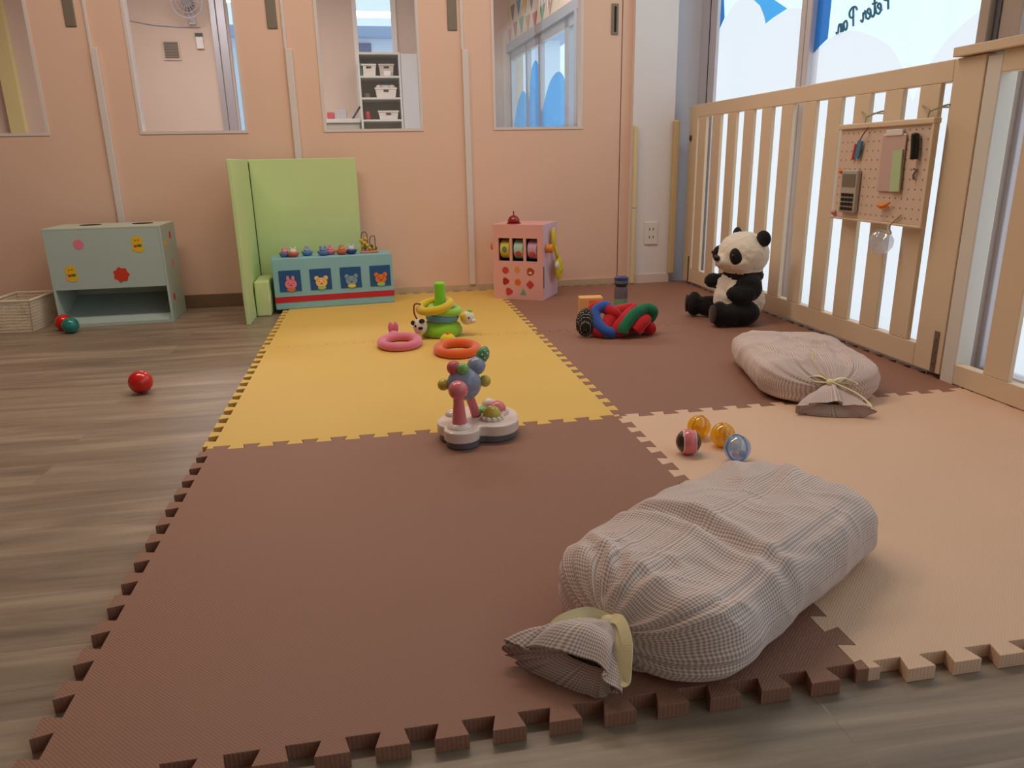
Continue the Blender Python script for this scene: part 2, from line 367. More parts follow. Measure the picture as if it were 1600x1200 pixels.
def film(parent, pts, m, x, name):
    bm = bm_new(); bm.faces.new([bm.verts.new((x, a, b)) for a, b in pts]); return obj(name, bm, m, parent)
def spl(pts, n=8): return [(p.x, p.y) for p in smooth_path([(a, b, 0) for a, b in pts], n)]
w5 = winframe(5, 2.150, 3.11, FRAMEC)
bm = bm_new(); box(bm, WX - 0.02, WX - 0.005, 2.90, 3.11, 0.03, 2.2); obj('inner_jamb', bm, FRAMEC, w5)
bm = bm_new(); box(bm, WX - 0.021, WX - 0.0195, 2.972, 2.980, 0.03, 2.2); obj('jamb_groove', bm, DARK, w5)
c1 = spl([(3.07, 1.06), (2.99, 1.17), (2.93, 1.24), (2.81, 1.312), (2.70, 1.315), (2.60, 1.283), (2.53, 1.23), (2.499, 1.177)]) + spl([(2.499, 1.177), (2.42, 1.195), (2.34, 1.203), (2.27, 1.200), (2.185, 1.18)])
film(w5, [(3.07, 0.06)] + c1 + [(2.185, 0.06)], FROST, WX + 0.018, 'cloud_film')
film(w5, [(2.72, 1.35), (2.64, 1.305), (2.56, 1.26), (2.515, 1.21), (2.499, 1.180), (2.44, 1.193), (2.36, 1.204), (2.33, 1.208), (2.46, 1.27), (2.58, 1.35)], SKYFILM, WX + 0.0165, 'blue_peak_film')
film(w5, [(3.075, 1.062), (2.99, 1.172), (2.94, 1.235), (2.90, 1.27), (2.94, 1.45), (3.075, 1.5)], BLUEFILM, WX + 0.0165, 'blue_peak_film')
w6 = winframe(6, 1.20, 2.145, FRAMEC)
c2 = spl([(2.112, 1.012), (2.044, 1.043), (1.948, 1.063), (1.842, 1.051), (1.714, 1.006), (1.638, 0.96), (1.567, 0.88), (1.52, 0.80)]) + spl([(1.52, 0.80), (1.49, 0.86), (1.462, 0.903), (1.415, 0.952), (1.337, 1.000), (1.235, 1.040)])
film(w6, [(2.112, 0.06)] + c2 + [(1.235, 0.06)], FROST, WX + 0.018, 'cloud_film')
film(w6, [(2.112, 1.014), (2.075, 1.032), (2.022, 1.054), (2.018, 1.4), (2.112, 1.4)], BLUEFILM, WX + 0.0165, 'blue_strip_film')
w7 = winframe(7, -0.9, 1.10, FRAMEC)
film(w7, [(-0.865, 0.06)] + spl([(-0.865, 0.9), (-0.5, 1.05), (-0.2, 0.95), (0.1, 1.1), (0.5, 1.0), (0.8, 1.1), (1.065, 1.0)]) + [(1.065, 0.06)], FROST, WX + 0.018, 'cloud_film')
w8_unseen = winframe(8, -3.5, -0.95, FRAMEC)  # unseen window behind the camera, added to let in light
film(w8_unseen, [(-3.465, 0.06)] + spl([(-3.465, 0.9), (-2.5, 1.1), (-1.8, 1.0), (-0.985, 1.05)]) + [(-0.985, 0.06)], FROST, WX + 0.018, 'cloud_film')
# mullion between window 6 and window 7
bm = bm_new(); box(bm, WX - 0.06, WX + 0.04, 1.165, 1.20, 0.0, 2.2); box(bm, WX - 0.04, WX + 0.04, 1.08, 1.165, 0.0, 2.2); struct('trim_6', bm, mat('beige_mullion', (178, 160, 150), 0.5), bevel=0.003)
bm = bm_new(); box(bm, WX - 0.044, WX - 0.039, 1.146, 1.160, 0.0, 2.2); struct('trim_7', bm, mat('recess_shade_grey', (96, 96, 104), 0.6))  # dark grey strip stands in for the shade in the mullion recess

# lettering on window 6, written for readers outside (mirror-wise from inside)
def strokes(word):
    G = {
        'P': [[(0.30, 0.0), (0.42, 0.55), (0.50, 1.0)], [(0.08, 0.80), (0.28, 1.0), (0.62, 1.05), (0.88, 0.88), (0.80, 0.62), (0.52, 0.50), (0.36, 0.58)]],
        'e': [[(0.0, 0.12), (0.30, 0.28), (0.46, 0.44), (0.34, 0.54), (0.14, 0.38), (0.10, 0.14), (0.26, 0.0), (0.52, 0.12)]],
        't': [[(0.0, 0.12), (0.26, 0.60), (0.34, 0.92)], [(0.34, 0.92), (0.20, 0.30), (0.20, 0.05), (0.34, 0.0), (0.48, 0.12)], [(0.06, 0.64), (0.48, 0.68)]],
        'r': [[(0.0, 0.12), (0.18, 0.52), (0.20, 0.40), (0.36, 0.44), (0.30, 0.16), (0.36, 0.0), (0.54, 0.12)]],
        'a': [[(0.46, 0.46), (0.26, 0.50), (0.08, 0.24), (0.16, 0.0), (0.38, 0.14), (0.50, 0.46), (0.46, 0.12), (0.52, 0.0), (0.66, 0.12)]],
        'n': [[(0.0, 0.14), (0.12, 0.48), (0.12, 0.0)], [(0.12, 0.24), (0.30, 0.48), (0.42, 0.40), (0.42, 0.08), (0.50, 0.0), (0.64, 0.12)]],
        ' ': []}
    W = {'P': 0.92, 'e': 0.52, 't': 0.48, 'r': 0.54, 'a': 0.64, 'n': 0.66, ' ': 0.45}
    out = []; x = 0
    for ch in word:
        for s in G[ch]: out.append([(x + a, b) for a, b in s])
        x += W[ch]
    return out, x
ss, tot = strokes('Peter Pan')
bm = bm_new(); k = 0.300 / tot
for s in ss:
    pts = [(WX + 0.0275, 1.690 + a * k, 1.098 + b * k * 1.15 - a * k * 0.12) for a, b in s]
    tube(bm, smooth_path(pts, 6), 0.0036, 8)
LET = obj('lettering', bm, mat('teal_letter_film', (20, 120, 160), 0.5), w6)
LET['label'] = 'teal cursive lettering seen mirror-wise'

# ---------------------------------------------------------------- the next room
D = Vector((-0.0476, 0.9989)); P0 = Vector((2.0, 3.1))
def WP(y): return P0.x + (y - P0.y) * D.x / D.y
ang = math.atan2(-D.x, D.y)  # rotation of the wall about z
def sidewall(bm, y0, y1, z0, z1, d0=0.0, d1=0.06):
    vs = box(bm, d0, d1, (y0 - P0.y), (y1 - P0.y), z0, z1)
    xf(bm, vs, (P0.x, P0.y, 0), (0, 0, ang))
bm = bm_new()
sidewall(bm, 3.16, 4.80, 0, 2.42); sidewall(bm, 7.15, 8.1, 0, 2.42); sidewall(bm, 4.80, 7.15, 0, 0.55); sidewall(bm, 4.80, 7.15, 1.66, 2.42)
struct('wall_next_room_right', bm, mat('cream_print_wall', (222, 200, 170), 0.8))
bm = bm_new()
sidewall(bm, 4.75, 7.2, 1.64, 1.712, -0.03, 0.05); sidewall(bm, 4.78, 4.84, 0.55, 1.64, -0.03, 0.05); sidewall(bm, 7.10, 7.18, 0.55, 1.64, -0.03, 0.05)
for y in (5.06, 5.86, 6.30, 6.92): sidewall(bm, y, y + 0.06 + (0.04 if y < 5.2 else 0), 0.55, 1.64, 0.0, 0.04)
sidewall(bm, 4.8, 7.15, 1.57, 1.64, 0.0, 0.04); sidewall(bm, 4.8, 7.15, 0.55, 0.60, 0.0, 0.04)
w9 = struct('window_9', bm, ALU)
bm = bm_new(); sidewall(bm, 4.84, 7.10, 0.6, 1.57, 0.02, 0.024); obj('pane', bm, GLASS, w9)
def sfilm(pts, m, d, name):
    bm = bm_new(); bm.faces.new([bm.verts.new((d, y - P0.y, z)) for y, z in pts]); xf(bm, bm.verts[:], (P0.x, P0.y, 0), (0, 0, ang)); obj(name, bm, m, w9)
sfilm([(5.16, 0.6)] + spl([(5.16, 1.16), (5.24, 1.255), (5.38, 1.30), (5.56, 1.27), (5.70, 1.19), (5.86, 1.04)]) + [(5.86, 0.6)], SKYFILM, 0.014, 'blue_peak_film')
sfilm([(5.92, 0.6), (5.92, 1.3)] + spl([(5.92, 1.35), (6.0, 1.44), (6.1, 1.46), (6.22, 1.38), (6.30, 1.16)]) + [(6.30, 0.6)], SKYFILM, 0.014, 'blue_peak_film')
sfilm([(5.92, 0.6)] + spl([(5.92, 1.14), (6.0, 1.12), (6.08, 1.23), (6.2, 1.26), (6.30, 1.16)]) + [(6.30, 0.6)], FROST, 0.010, 'cloud_film')
sfilm([(6.36, 0.6)] + spl([(6.36, 1.18), (6.5, 1.255), (6.66, 1.22), (6.8, 1.1), (6.9, 0.98)]) + [(6.9, 0.6)], SKYFILM, 0.014, 'blue_peak_film')
sfilm([(6.36, 0.6)] + spl([(6.36, 1.10), (6.48, 1.03), (6.6, 1.06), (6.75, 1.05), (6.9, 0.98)]) + [(6.9, 0.6)], FROST, 0.010, 'cloud_film')
sfilm([(5.16, 0.6)] + spl([(5.16, 0.85), (5.4, 0.905), (5.6, 0.89), (5.86, 0.80)]) + [(5.86, 0.6)], FROST, 0.010, 'cloud_film')
# pennants hung above that window
pc = [('red', (196, 84, 80)), ('yellow', (214, 186, 96)), ('green', (120, 160, 110)), ('grey', (120, 112, 116)), ('orange', (206, 140, 90)), ('blue', (90, 140, 190))]
ORD = ['first', 'second', 'third', 'fourth', 'fifth', 'sixth', 'seventh', 'eighth', 'ninth', 'tenth']
for row, (z, y0, n) in enumerate([(1.86, 7.5, 9), (2.02, 7.6, 10)]):
    for i in range(n):
        y = y0 - i * 0.235; zz = z - 0.02 * math.sin(i * 1.3) - i * 0.002
        nm, c = pc[(i * 2 + row * 3) % 6]
        bm = bm_new(); prism(bm, [(y - P0.y, zz), (y - P0.y - 0.15, zz), (y - P0.y - 0.075, zz - 0.13)], -0.006, -0.003, 'x'); xf(bm, bm.verts[:], (P0.x, P0.y, 0), (0, 0, ang))
        tag(obj('pennant', bm, mat('pennant_' + nm, c, 0.8)), '%s pennant, %s from the left in the %s string on the next room wall' % (nm, ORD[i], ('lower', 'upper')[row]), 'pennant', 'pennants on the wall of the next room')
# white tassels at the top of the view
bm = bm_new()
for i in range(7):
    y = 5.8 - i * 0.08; prism(bm, [(y - P0.y, 1.94), (y - P0.y - 0.07, 1.94), (y - P0.y - 0.03, 1.78 + 0.02 * (i % 3))], -0.03, -0.026, 'x')
xf(bm, bm.verts[:], (P0.x, P0.y, 0), (0, 0, ang))
tag(obj('paper_garland', bm, mat('white_paper', (240, 238, 236), 0.8)), 'white pointed paper garland hanging above the next room window', 'garland')

BY = 7.0
bm = bm_new()
def bwall(x0, x1, z0, z1): box(bm, x0, x1, BY, BY + 0.08, z0, z1)
bwall(-4.5, -0.76, 0, 2.42); bwall(0.0, 0.365, 0, 2.42); bwall(0.72, 1.95, 0, 2.42)
bwall(-0.76, 0.0, 0, 0.3); bwall(-0.76, 0.0, 2.2, 2.42); bwall(0.365, 0.72, 0, 0.6); bwall(0.365, 0.72, 2.25, 2.42)
struct('wall_next_room_back', bm, mat('beige_wallpaper', (214, 190, 174), 0.8))
bm = bm_new(); box(bm, -0.90, -0.855, BY - 0.03, BY, 0.3, 2.3); box(bm, -0.84, -0.775, BY - 0.05, BY, 0.3, 2.3); box(bm, -0.775, 0.0, BY - 0.02, BY + 0.04, 0.3, 0.34); box(bm, -0.05, 0.0, BY - 0.02, BY + 0.04, 0.34, 2.2)
w10 = struct('window_10', bm, ALU); bm = bm_new(); box(bm, -0.775, -0.05, BY + 0.02, BY + 0.024, 0.34, 2.2); obj('pane', bm, GLASS, w10)
bm = bm_new(); box(bm, 0.345, 0.385, BY - 0.02, BY + 0.06, 0.6, 2.25); box(bm, 0.70, 0.745, BY - 0.02, BY + 0.06, 0.6, 2.25)
w11 = struct('window_11', bm, WHITE); bm = bm_new(); box(bm, 0.385, 0.70, BY + 0.02, BY + 0.024, 0.6, 2.25); obj('pane', bm, GLASS, w11)
bm = bm_new(); box(bm, -2.70, -2.58, BY - 0.06, BY, 0, 2.42); struct('trim_8', bm, mat('pale_yellow_post', (222, 208, 140), 0.6))
# neighbouring house outside
t = thing('house', 'pale neighbouring house with grey blue eaves seen through the far window', 'building', (0.8, 13, 0))
bm = bm_new(); box(bm, -4, 3.0, 0, 2, 0, 2.62); obj('wall', bm, mat('house_cladding', (214, 222, 240), 0.8), t)
bm = bm_new(); box(bm, -4.2, 3.2, -0.25, 2.2, 2.62, 2.78); obj('roof', bm, mat('house_eaves', (150, 170, 205), 0.7), t, bevel=0.03)
bm = bm_new(); box(bm, -0.55, -0.24, -0.02, 0, 1.9, 2.55); obj('window', bm, mat('house_window', (84, 96, 140), 0.3), t)
# power lines seen through the big window
for a, b, nm in (((9, 9, 2.55), (9, -1, 2.9), 'highest'), ((9, 9, 2.25), (9, -1, 2.7), 'middle'), ((9, 9, 1.85), (9, -1, 2.62), 'lowest')):
    bm = bm_new(); A, B_ = Vector(a), Vector(b)
    tube(bm, [A.lerp(B_, i / 20) - Vector((0, 0, 0.25 * math.sin(PI * i / 20))) for i in range(21)], 0.007, 6)
    tag(obj('power_line', bm, mat('grey_cable', (150, 160, 170), 0.6)), 'thin overhead cable across the sky outside, %s of the three' % nm, 'cable', 'cables outside the window')
# things on the wall of the next room
t = thing('wall_vent', 'square brown louvred vent on the beige wall of the next room', 'vent', (-1.27, BY, 1.65))
bm = bm_new(); box(bm, -0.075, 0.075, -0.012, 0, -0.085, 0.085); obj('frame', bm, mat('vent_frame', (205, 182, 164), 0.6), t)
bm = bm_new(); box(bm, -0.06, 0.06, -0.014, -0.012, -0.068, 0.068)
for i in range(6): box(bm, -0.06, 0.06, -0.02, -0.014, -0.064 + i * 0.023, -0.056 + i * 0.023)
obj('louvre', bm, mat('vent_brown', (120, 104, 88), 0.6), t)
t = thing('intercom', 'small white wall unit with black top beside the vent', 'wall control', (-1.02, BY, 1.66))
bm = bm_new(); box(bm, -0.028, 0.032, -0.03, 0, 0, 0.10); obj('body', bm, WHITE, t, bevel=0.004)
bm = bm_new(); box(bm, -0.03, 0.03, -0.032, 0, 0.102, 0.13); obj('cover', bm, BLACK, t)
t = thing('wall_fan', 'grey wall fan high on the beige wall of the next room', 'fan', (-1.06, BY, 2.02))
bm = bm_new(); torus(bm, (0, -0.16, 0), 0.13, 0.006, (R(90), 0, 0)); torus(bm, (0, -0.17, 0), 0.09, 0.004, (R(90), 0, 0))
for i in range(16): a = i * PI / 8; tube(bm, [(0.03 * math.cos(a), -0.175, 0.03 * math.sin(a)), (0.13 * math.cos(a), -0.16, 0.13 * math.sin(a))], 0.0025, 6)
obj('guard', bm, mat('fan_guard', (190, 184, 190), 0.5), t)
bm = bm_new(); cyl(bm, (0, -0.12, 0), 0.045, 0.09, (R(90), 0, 0)); obj('motor', bm, mat('fan_motor', (130, 124, 132), 0.5), t)
bm = bm_new(); tube(bm, [(0, -0.1, 0), (0, -0.05, -0.02), (0, 0, -0.10)], 0.016, 10); box(bm, -0.03, 0.03, -0.02, 0, -0.16, -0.04); obj('bracket', bm, mat('fan_guard', (190, 184, 190), 0.5), t)
bm = bm_new(); tube(bm, [(-1.66, BY - 0.006, 1.90), (-1.4, BY - 0.006, 1.855), (-1.2, BY - 0.006, 1.84), (-1.0, BY - 0.006, 1.84)], 0.004, 6)
tag(obj('fan_wiring', bm, mat('grey_cable', (150, 160, 170), 0.6)), 'thin grey cord running along the beige wall under the fan', 'cord')
# storage shelf
SY = 6.5
t = thing('storage_shelf', 'white open shelf unit holding baskets in the next room', 'shelf', (0.365, SY, 0))
SH = mat('shelf_white', (206, 206, 198), 0.6)
bm = bm_new(); box(bm, 0, 0.018, 0, 0.35, 0, 1.56); obj('side_panel', bm, SH, t)
bm = bm_new(); box(bm, 0.358, 0.376, 0, 0.35, 0, 1.56); obj('side_panel', bm, SH, t)
bm = bm_new(); box(bm, 0.018, 0.358, 0.335, 0.35, 0, 1.56); obj('back_panel', bm, mat('shelf_back', (150, 140, 120), 0.8), t)
bm = bm_new(); box(bm, 0, 0.376, 0, 0.35, 1.56, 1.578); obj('top', bm, SH, t)
for z in (0.84, 1.02, 1.205, 1.385):
    bm = bm_new(); box(bm, 0.018, 0.358, 0, 0.335, z - 0.016, z); obj('shelf_board', bm, SH, t)
t = obj('cabinet', (lambda b: (box(b, 0.745, 1.3, SY, SY + 0.35, 0, 1.566), b)[-1])(bm_new()), mat('cabinet_white', (204, 204, 204), 0.6))
tag(t, 'plain white tall cabinet to the right of the basket shelf', 'cabinet')
def sbasket(x, z, w_, h, label, c=(214, 206, 196)):
    t = thing('storage_basket', label, 'basket', (x, SY + 0.02, z), 0, 'baskets on the next room shelf')
    bm = bm_new(); v = box(bm, -w_ / 2, w_ / 2, 0, 0.2, 0, h)
    for q in v:
        if q.co.z < 0.001: q.co.x *= 0.86
    top = [f for f in bm.faces if all(abs(q.co.z - h) < 1e-5 for q in f.verts)]; bmesh.ops.delete(bm, geom=top, context='FACES')
    o = obj('body', bm, mat('basket_plastic%d' % c[0], c, 0.6), t); s = o.modifiers.new('s', 'SOLIDIFY'); s.thickness = 0.004
    bm = bm_new(); box(bm, -w_ / 2 - 0.004, w_ / 2 + 0.004, -0.005, 0.004, h - 0.014, h); obj('rim', bm, mat('basket_plastic%d' % c[0], c, 0.6), t)
    bm = bm_new(); box(bm, -0.022, 0.022, -0.004, -0.001, h - 0.036, h - 0.02); obj('handle', bm, DARK, t)
sbasket(0.46, 1.385, 0.13, 0.10, 'white handled basket at the left of the top shelf')
sbasket(0.615, 1.385, 0.13, 0.10, 'beige handled basket at the right of the top shelf', (188, 176, 160))
sbasket(0.60, 1.205, 0.19, 0.085, 'wide white basket on the middle shelf heaped with cloths')
sbasket(0.61, 1.02, 0.18, 0.075, 'low white basket on the bottom shelf beside a red tin')
for i in range(4):
    bm = bm_new(); ell(bm, (0.54 + i * 0.04, SY + 0.10, 1.30), (0.028, 0.05, 0.02), (0, 0, i), 14, 8)
    tag(obj('folded_cloth', bm, mat('cloth_pale', (226, 214, 206), 0.9), smooth=True), 'rolled pale cloth heaped in the middle shelf basket, %s' % ('leftmost', 'second from left', 'third from left', 'rightmost')[i], 'cloth', 'cloths in the shelf basket')
bm = bm_new(); box(bm, 0.39, 0.41, SY + 0.02, SY + 0.2, 1.385, 1.47); tag(obj('notebook', bm, mat('green_cover', (80, 140, 90), 0.7)), 'thin green book standing at the left end of the top shelf', 'book')
bm = bm_new(); box(bm, 0.59, 0.65, SY + 0.0, SY + 0.03, 1.385, 1.425); tag(obj('tissue_pack', bm, mat('pack_white', (230, 226, 222), 0.7), bevel=0.004), 'small white packet in front of the beige basket', 'packet')
bm = bm_new(); lathe(bm, (0.425, SY + 0.06, 1.02), [(0.02, 0), (0.022, 0.004), (0.022, 0.06), (0.018, 0.07)], 20); tag(obj('red_tin', bm, mat('tin_red', (190, 40, 50), 0.4), smooth='auto'), 'small red tin on the bottom shelf left of the low basket', 'tin')
bm = bm_new(); lathe(bm, (0.43, SY + 0.08, 1.205), [(0.028, 0), (0.03, 0.02), (0.022, 0.04)], 20); tag(obj('bowl', bm, mat('bowl_dark', (110, 92, 74), 0.5), smooth='auto'), 'small dark brown bowl on the middle shelf left of the wide basket', 'bowl')
t = thing('counter', 'low white counter along the back wall of the next room', 'counter', (-0.1, 6.62, 0))
bm = bm_new(); box(bm, 0, 0.455, 0, 0.37, 1.0, 1.035); obj('worktop', bm, SH, t, bevel=0.004)
bm = bm_new(); box(bm, 0.01, 0.445, 0.02, 0.36, 0.0, 1.0); obj('body', bm, mat('counter_grey', (176, 170, 160), 0.6), t)
bm = bm_new(); box(bm, 0.06, 0.125, 6.66, 6.74, 1.035, 1.095); tag(obj('red_box', bm, mat('box_red', (200, 70, 80), 0.5), bevel=0.008), 'small red rounded box on the far counter', 'box')
bm = bm_new(); box(bm, 0.135, 0.235, 6.66, 6.76, 1.035, 1.115); tag(obj('clear_container', bm, mat('frosted_box', (186, 182, 184), 0.3), bevel=0.006), 'pale clear container beside the red box on the far counter', 'container')
bm = bm_new(); v = box(bm, -0.006, 0.006, -0.07, 0.07, 0, 0.13); xf(bm, v, (0.285, 6.72, 1.036), (0, R(35), 0)); tag(obj('tablet', bm, BLACK), 'dark tablet propped at a slant on the far counter', 'tablet')

# ================================================================ PLAY MATS
Hh, Pn = 0.012, 15
def edgepts():
    p = [(0.0, 0.0)]; pitch = 1 / Pn
    for k in range(Pn):
        c = (k + 0.5) * pitch
        p.append((c - 0.016, 0.0) if k == 0 else (c - 0.013, -Hh))
        p += [(c - 0.0192, Hh), (c + 0.0192, Hh)]
        p.append((c + 0.016, 0.0) if k == Pn - 1 else (c + 0.013, -Hh))
    return p + [(1.0, 0.0)]
EP = edgepts()
def mat_tile(i, j, m, label):
    Hb = [(i + a, j + b) for a, b in EP]; Ht = [(i + a, j + 1 + b) for a, b in EP]
    Vl = [(i - b, j + a) for a, b in EP]; Vr = [(i + 1 - b, j + a) for a, b in EP]
    poly = Hb[:-1] + Vr[:-1] + Ht[::-1][:-1] + Vl[::-1][:-1]
    poly = [(x - i - 0.5, y - j - 0.5) for x, y in poly]
    n = len(poly); out = []
    for a in range(n):   # tiny inset so that neighbours leave a seam
        p0, p1, p2 = Vector(poly[a - 1]), Vector(poly[a]), Vector(poly[(a + 1) % n])
        n1 = Vector((-(p1 - p0).y, (p1 - p0).x)).normalized(); n2 = Vector((-(p2 - p1).y, (p2 - p1).x)).normalized()
        q = (n1 + n2); q = q.normalized() if q.length > 1e-6 else n1
        out.append(tuple(p1 + q * 0.0006))
    out2 = []
    for a in range(n):
        p0, p1, p2 = Vector(poly[a - 1]), Vector(poly[a]), Vector(poly[(a + 1) % n])
        n1 = Vector((-(p1 - p0).y, (p1 - p0).x)).normalized(); n2 = Vector((-(p2 - p1).y, (p2 - p1).x)).normalized()
        q = (n1 + n2); q = q.normalized() if q.length > 1e-6 else n1
        out2.append(tuple(p1 + q * 0.0012))
    bm = bm_new()
    A = [bm.verts.new((x, y, 0.0005)) for x, y in out]; B_ = [bm.verts.new((x, y, 0.0190)) for x, y in out]; C_ = [bm.verts.new((x, y, 0.020)) for x, y in out2]
    for a in range(n):
        a2 = (a + 1) % n; bm.faces.new((A[a], A[a2], B_[a2], B_[a])); bm.faces.new((B_[a], B_[a2], C_[a2], C_[a]))
    for tri in tessellate_polygon([[Vector((x, y, 0)) for x, y in out2]]):
        bm.faces.new([C_[k] for k in tri])
    o = obj('play_mat', bm, m, None, loc=(i + 0.5, j + 0.5, 0))
    tag(o, label, 'mat', 'interlocking foam floor mats')
BR = matmat('brown_foam', (150, 104, 84)); YE = matmat('yellow_foam', (228, 186, 94)); PE = matmat('peach_foam', (230, 190, 160))
mat_tile(0, 0, BR, 'large brown foam mat nearest the camera, under the end of the near drawstring bag')
mat_tile(0, 1, YE, 'yellow foam mat carrying the musical toy and the orange ring')
mat_tile(0, 2, YE, 'yellow foam mat against the back wall, under the blue train box')
mat_tile(1, 0, PE, 'peach foam mat with the rattle balls on it')
mat_tile(1, 1, BR, 'brown foam mat carrying the far drawstring bag')
mat_tile(1, 2, BR, 'brown foam mat in the far corner in front of the pink box and small bottle')
MZ = 0.020

# ================================================================ FENCE
FX = 1.987
def slat_bm(y0, y1, z0, z1, d=0.020):
    bm = bm_new(); box(bm, 0, d, y0, y1, z0, z1); return bm
t = thing('safety_gate', 'cream wooden slatted gate hung with a pegboard in front of the windows', 'gate', (FX, 1.10, 0.0))
Y0 = 1.10
obj('top_rail', slat_bm(0.11, 1.78, 0.828, 0.886, 0.03), FENCE, t, bevel=0.003)
obj('bottom_rail', slat_bm(0.11, 1.78, 0.032, 0.102, 0.03), FENCE, t, bevel=0.003)
obj('stile', slat_bm(0.0, 0.11, 0.032, 0.886, 0.03), FENCE, t, bevel=0.003)
obj('stile', slat_bm(1.78, 1.87, 0.032, 0.886, 0.03), FENCE, t, bevel=0.003)
for k in range(11):
    c = 2.819 - 0.1527 * k - Y0
    obj('slat', slat_bm(c - 0.041, c + 0.041, 0.102, 0.828, 0.015), FENCE, t, bevel=0.002)
bm = bm_new(); cyl(bm, (-0.001, 1.845, 0.735), 0.014, 0.006, (0, R(90), 0)); obj('latch_hole', bm, mat('brass_brown', (120, 96, 60), 0.5, 0.4), t)
bm = bm_new(); box(bm, -0.004, 0.0, 0.018, 0.034, 0.036, 0.155)
for z in (0.06, 0.095, 0.13): cyl(bm, (-0.005, 0.026, z), 0.005, 0.003, (0, R(90), 0), seg=12)
obj('hinge', bm, STEEL, t)
bm = bm_new(); box(bm, -0.003, 0.0, 1.795, 1.803, 0.034, 0.16); obj('hinge', bm, mat('dark_bronze', (96, 76, 52), 0.5, 0.5), t)
t2 = thing('fence_panel', 'fixed cream fence panel at the right frame edge, past the gate post', 'fence', (FX, -1.0, 0.0))
obj('post', slat_bm(2.045, 2.095, 0.0, 0.88, 0.05), mat('white_post', (226, 220, 210), 0.5), t2, bevel=0.003)
bm = bm_new(); box(bm, -0.018, 0.034, 0.0, 2.20, 0.888, 0.912); obj('cap_rail', bm, FENCE, t2, bevel=0.002)
obj('top_rail', slat_bm(0.0, 2.045, 0.835, 0.888, 0.03), FENCE, t2, bevel=0.002)
obj('bottom_rail', slat_bm(0.0, 2.045, 0.022, 0.078, 0.03), FENCE, t2, bevel=0.002)
for k in range(12):
    c = 1.905 - 0.150 * k
    obj('slat', slat_bm(c - 0.041, c + 0.041, 0.078, 0.835, 0.015), FENCE, t2, bevel=0.002)

# pegboard and what hangs on it
PX = 1.955
PEG = mat('pegboard_cream', (222, 196, 176), 0.55)
t = thing('pegboard', 'cream perforated board hanging on the slatted gate', 'pegboard', (PX, 1.43, 0.59), 0)
bm = bm_new(); box(bm, 0, 0.008, -0.215, 0.215, -0.145, 0.14); obj('board', bm, PEG, t, bevel=0.002)
bm = bm_new(); box(bm, -0.008, 0.016, -0.222, 0.222, 0.132, 0.148); obj('top_strip', bm, FENCE, t, bevel=0.003)
bm = bm_new(); box(bm, -0.006, 0.012, -0.222, -0.212, -0.148, 0.132); box(bm, -0.006, 0.012, -0.222, 0.222, -0.152, -0.145); obj('frame', bm, FENCE, t, bevel=0.002)
bm = bm_new()
for i in range(16):
    for j in range(10):
        g = bmesh.ops.create_circle(bm, cap_ends=True, segments=8, radius=0.0026)
        xf(bm, g['verts'], (-0.0006, -0.198 + i * 0.0265, -0.128 + j * 0.0275), (0, R(90), 0))
h = obj('peg_holes', bm, mat('hole_brown', (150, 110, 90), 0.9), t); h['kind'] = 'stuff'
WIRE = mat('pale_wire', (170, 160, 130), 0.4, 0.3)
for y, wh in ((0.11, 'far'), (-0.17, 'near')):
    bm = bm_new(); tube(bm, smooth_path([(0.01, y, 0.14), (0.012, y, 0.17), (0.028, y + 0.05, 0.185), (0.056, y + 0.05, 0.18), (0.056, y - 0.05, 0.175), (0.028, y - 0.05, 0.18), (0.012, y, 0.165)], 6), 0.0025, 8)
    obj('hanger_wire', bm, WIRE, t)
t = thing('calculator', 'silver calculator with a grey screen and black keys hanging on the pegboard', 'calculator', (PX - 0.002, 1.552, 0.462))
bm = bm_new(); box(bm, -0.014, 0, -0.042, 0.042, 0, 0.135); obj('body', bm, mat('calculator_silver', (186, 178, 166), 0.4, 0.1), t, bevel=0.004)
bm = bm_new(); box(bm, -0.0155, -0.014, -0.034, 0.034, 0.082, 0.122); obj('screen', bm, mat('lcd_grey', (120, 112, 96), 0.25), t)
for r in range(4):
    for c in range(4):
        bm = bm_new(); box(bm, -0.017, -0.014, -0.032 + c * 0.0165, -0.0195 + c * 0.0165, 0.008 + r * 0.0145, 0.018 + r * 0.0145); obj('key', bm, BLACK, t)
t = thing('vinyl_pouch', 'clear vinyl pouch in the middle of the pegboard with white top edge', 'pouch', (PX - 0.003, 1.365, 0.535))
bm = bm_new(); box(bm, -0.004, 0, -0.05, 0.055, 0, 0.165); obj('sleeve', bm, mat('pouch_vinyl', (206, 176, 166), 0.2), t, bevel=0.002)
bm = bm_new(); box(bm, -0.007, 0, -0.035, 0.04, 0.160, 0.178); obj('clip', bm, WHITE, t, bevel=0.002)
bm = bm_new(); box(bm, -0.004, 0, -0.019, 0.023, 0, 0.118); tag(obj('note_card', bm, mat('pale_green_card', (188, 208, 160), 0.7), loc=(PX - 0.009, 1.330, 0.537), rot=(R(-3), 0, 0)), 'pale green paper slip tucked in front of the pouch', 'note')
bm = bm_new(); tube(bm, smooth_path([(0, 0, 0.0), (0, 0.002, 0.03), (0, 0.006, 0.06), (0, 0.006, 0.072)], 5), [0.011] * 14 + [0.008, 0.004], 16); tag(obj('marker_holder', bm, BLACK, smooth=True, loc=(PX - 0.014, 1.262, 0.628), ), 'short black marker hanging at the upper right of the pegboard', 'marker')
bm = bm_new(); box(bm, -0.006, 0, -0.012, 0.012, 0, 0.055); t = obj('blue_tag', bm, mat('tag_blue', (70, 130, 165), 0.5), bevel=0.004, loc=(PX - 0.006, 1.535, 0.632), rot=(R(12), 0, 0)); tag(t, 'small blue key tag hanging at the upper left of the pegboard', 'key tag')
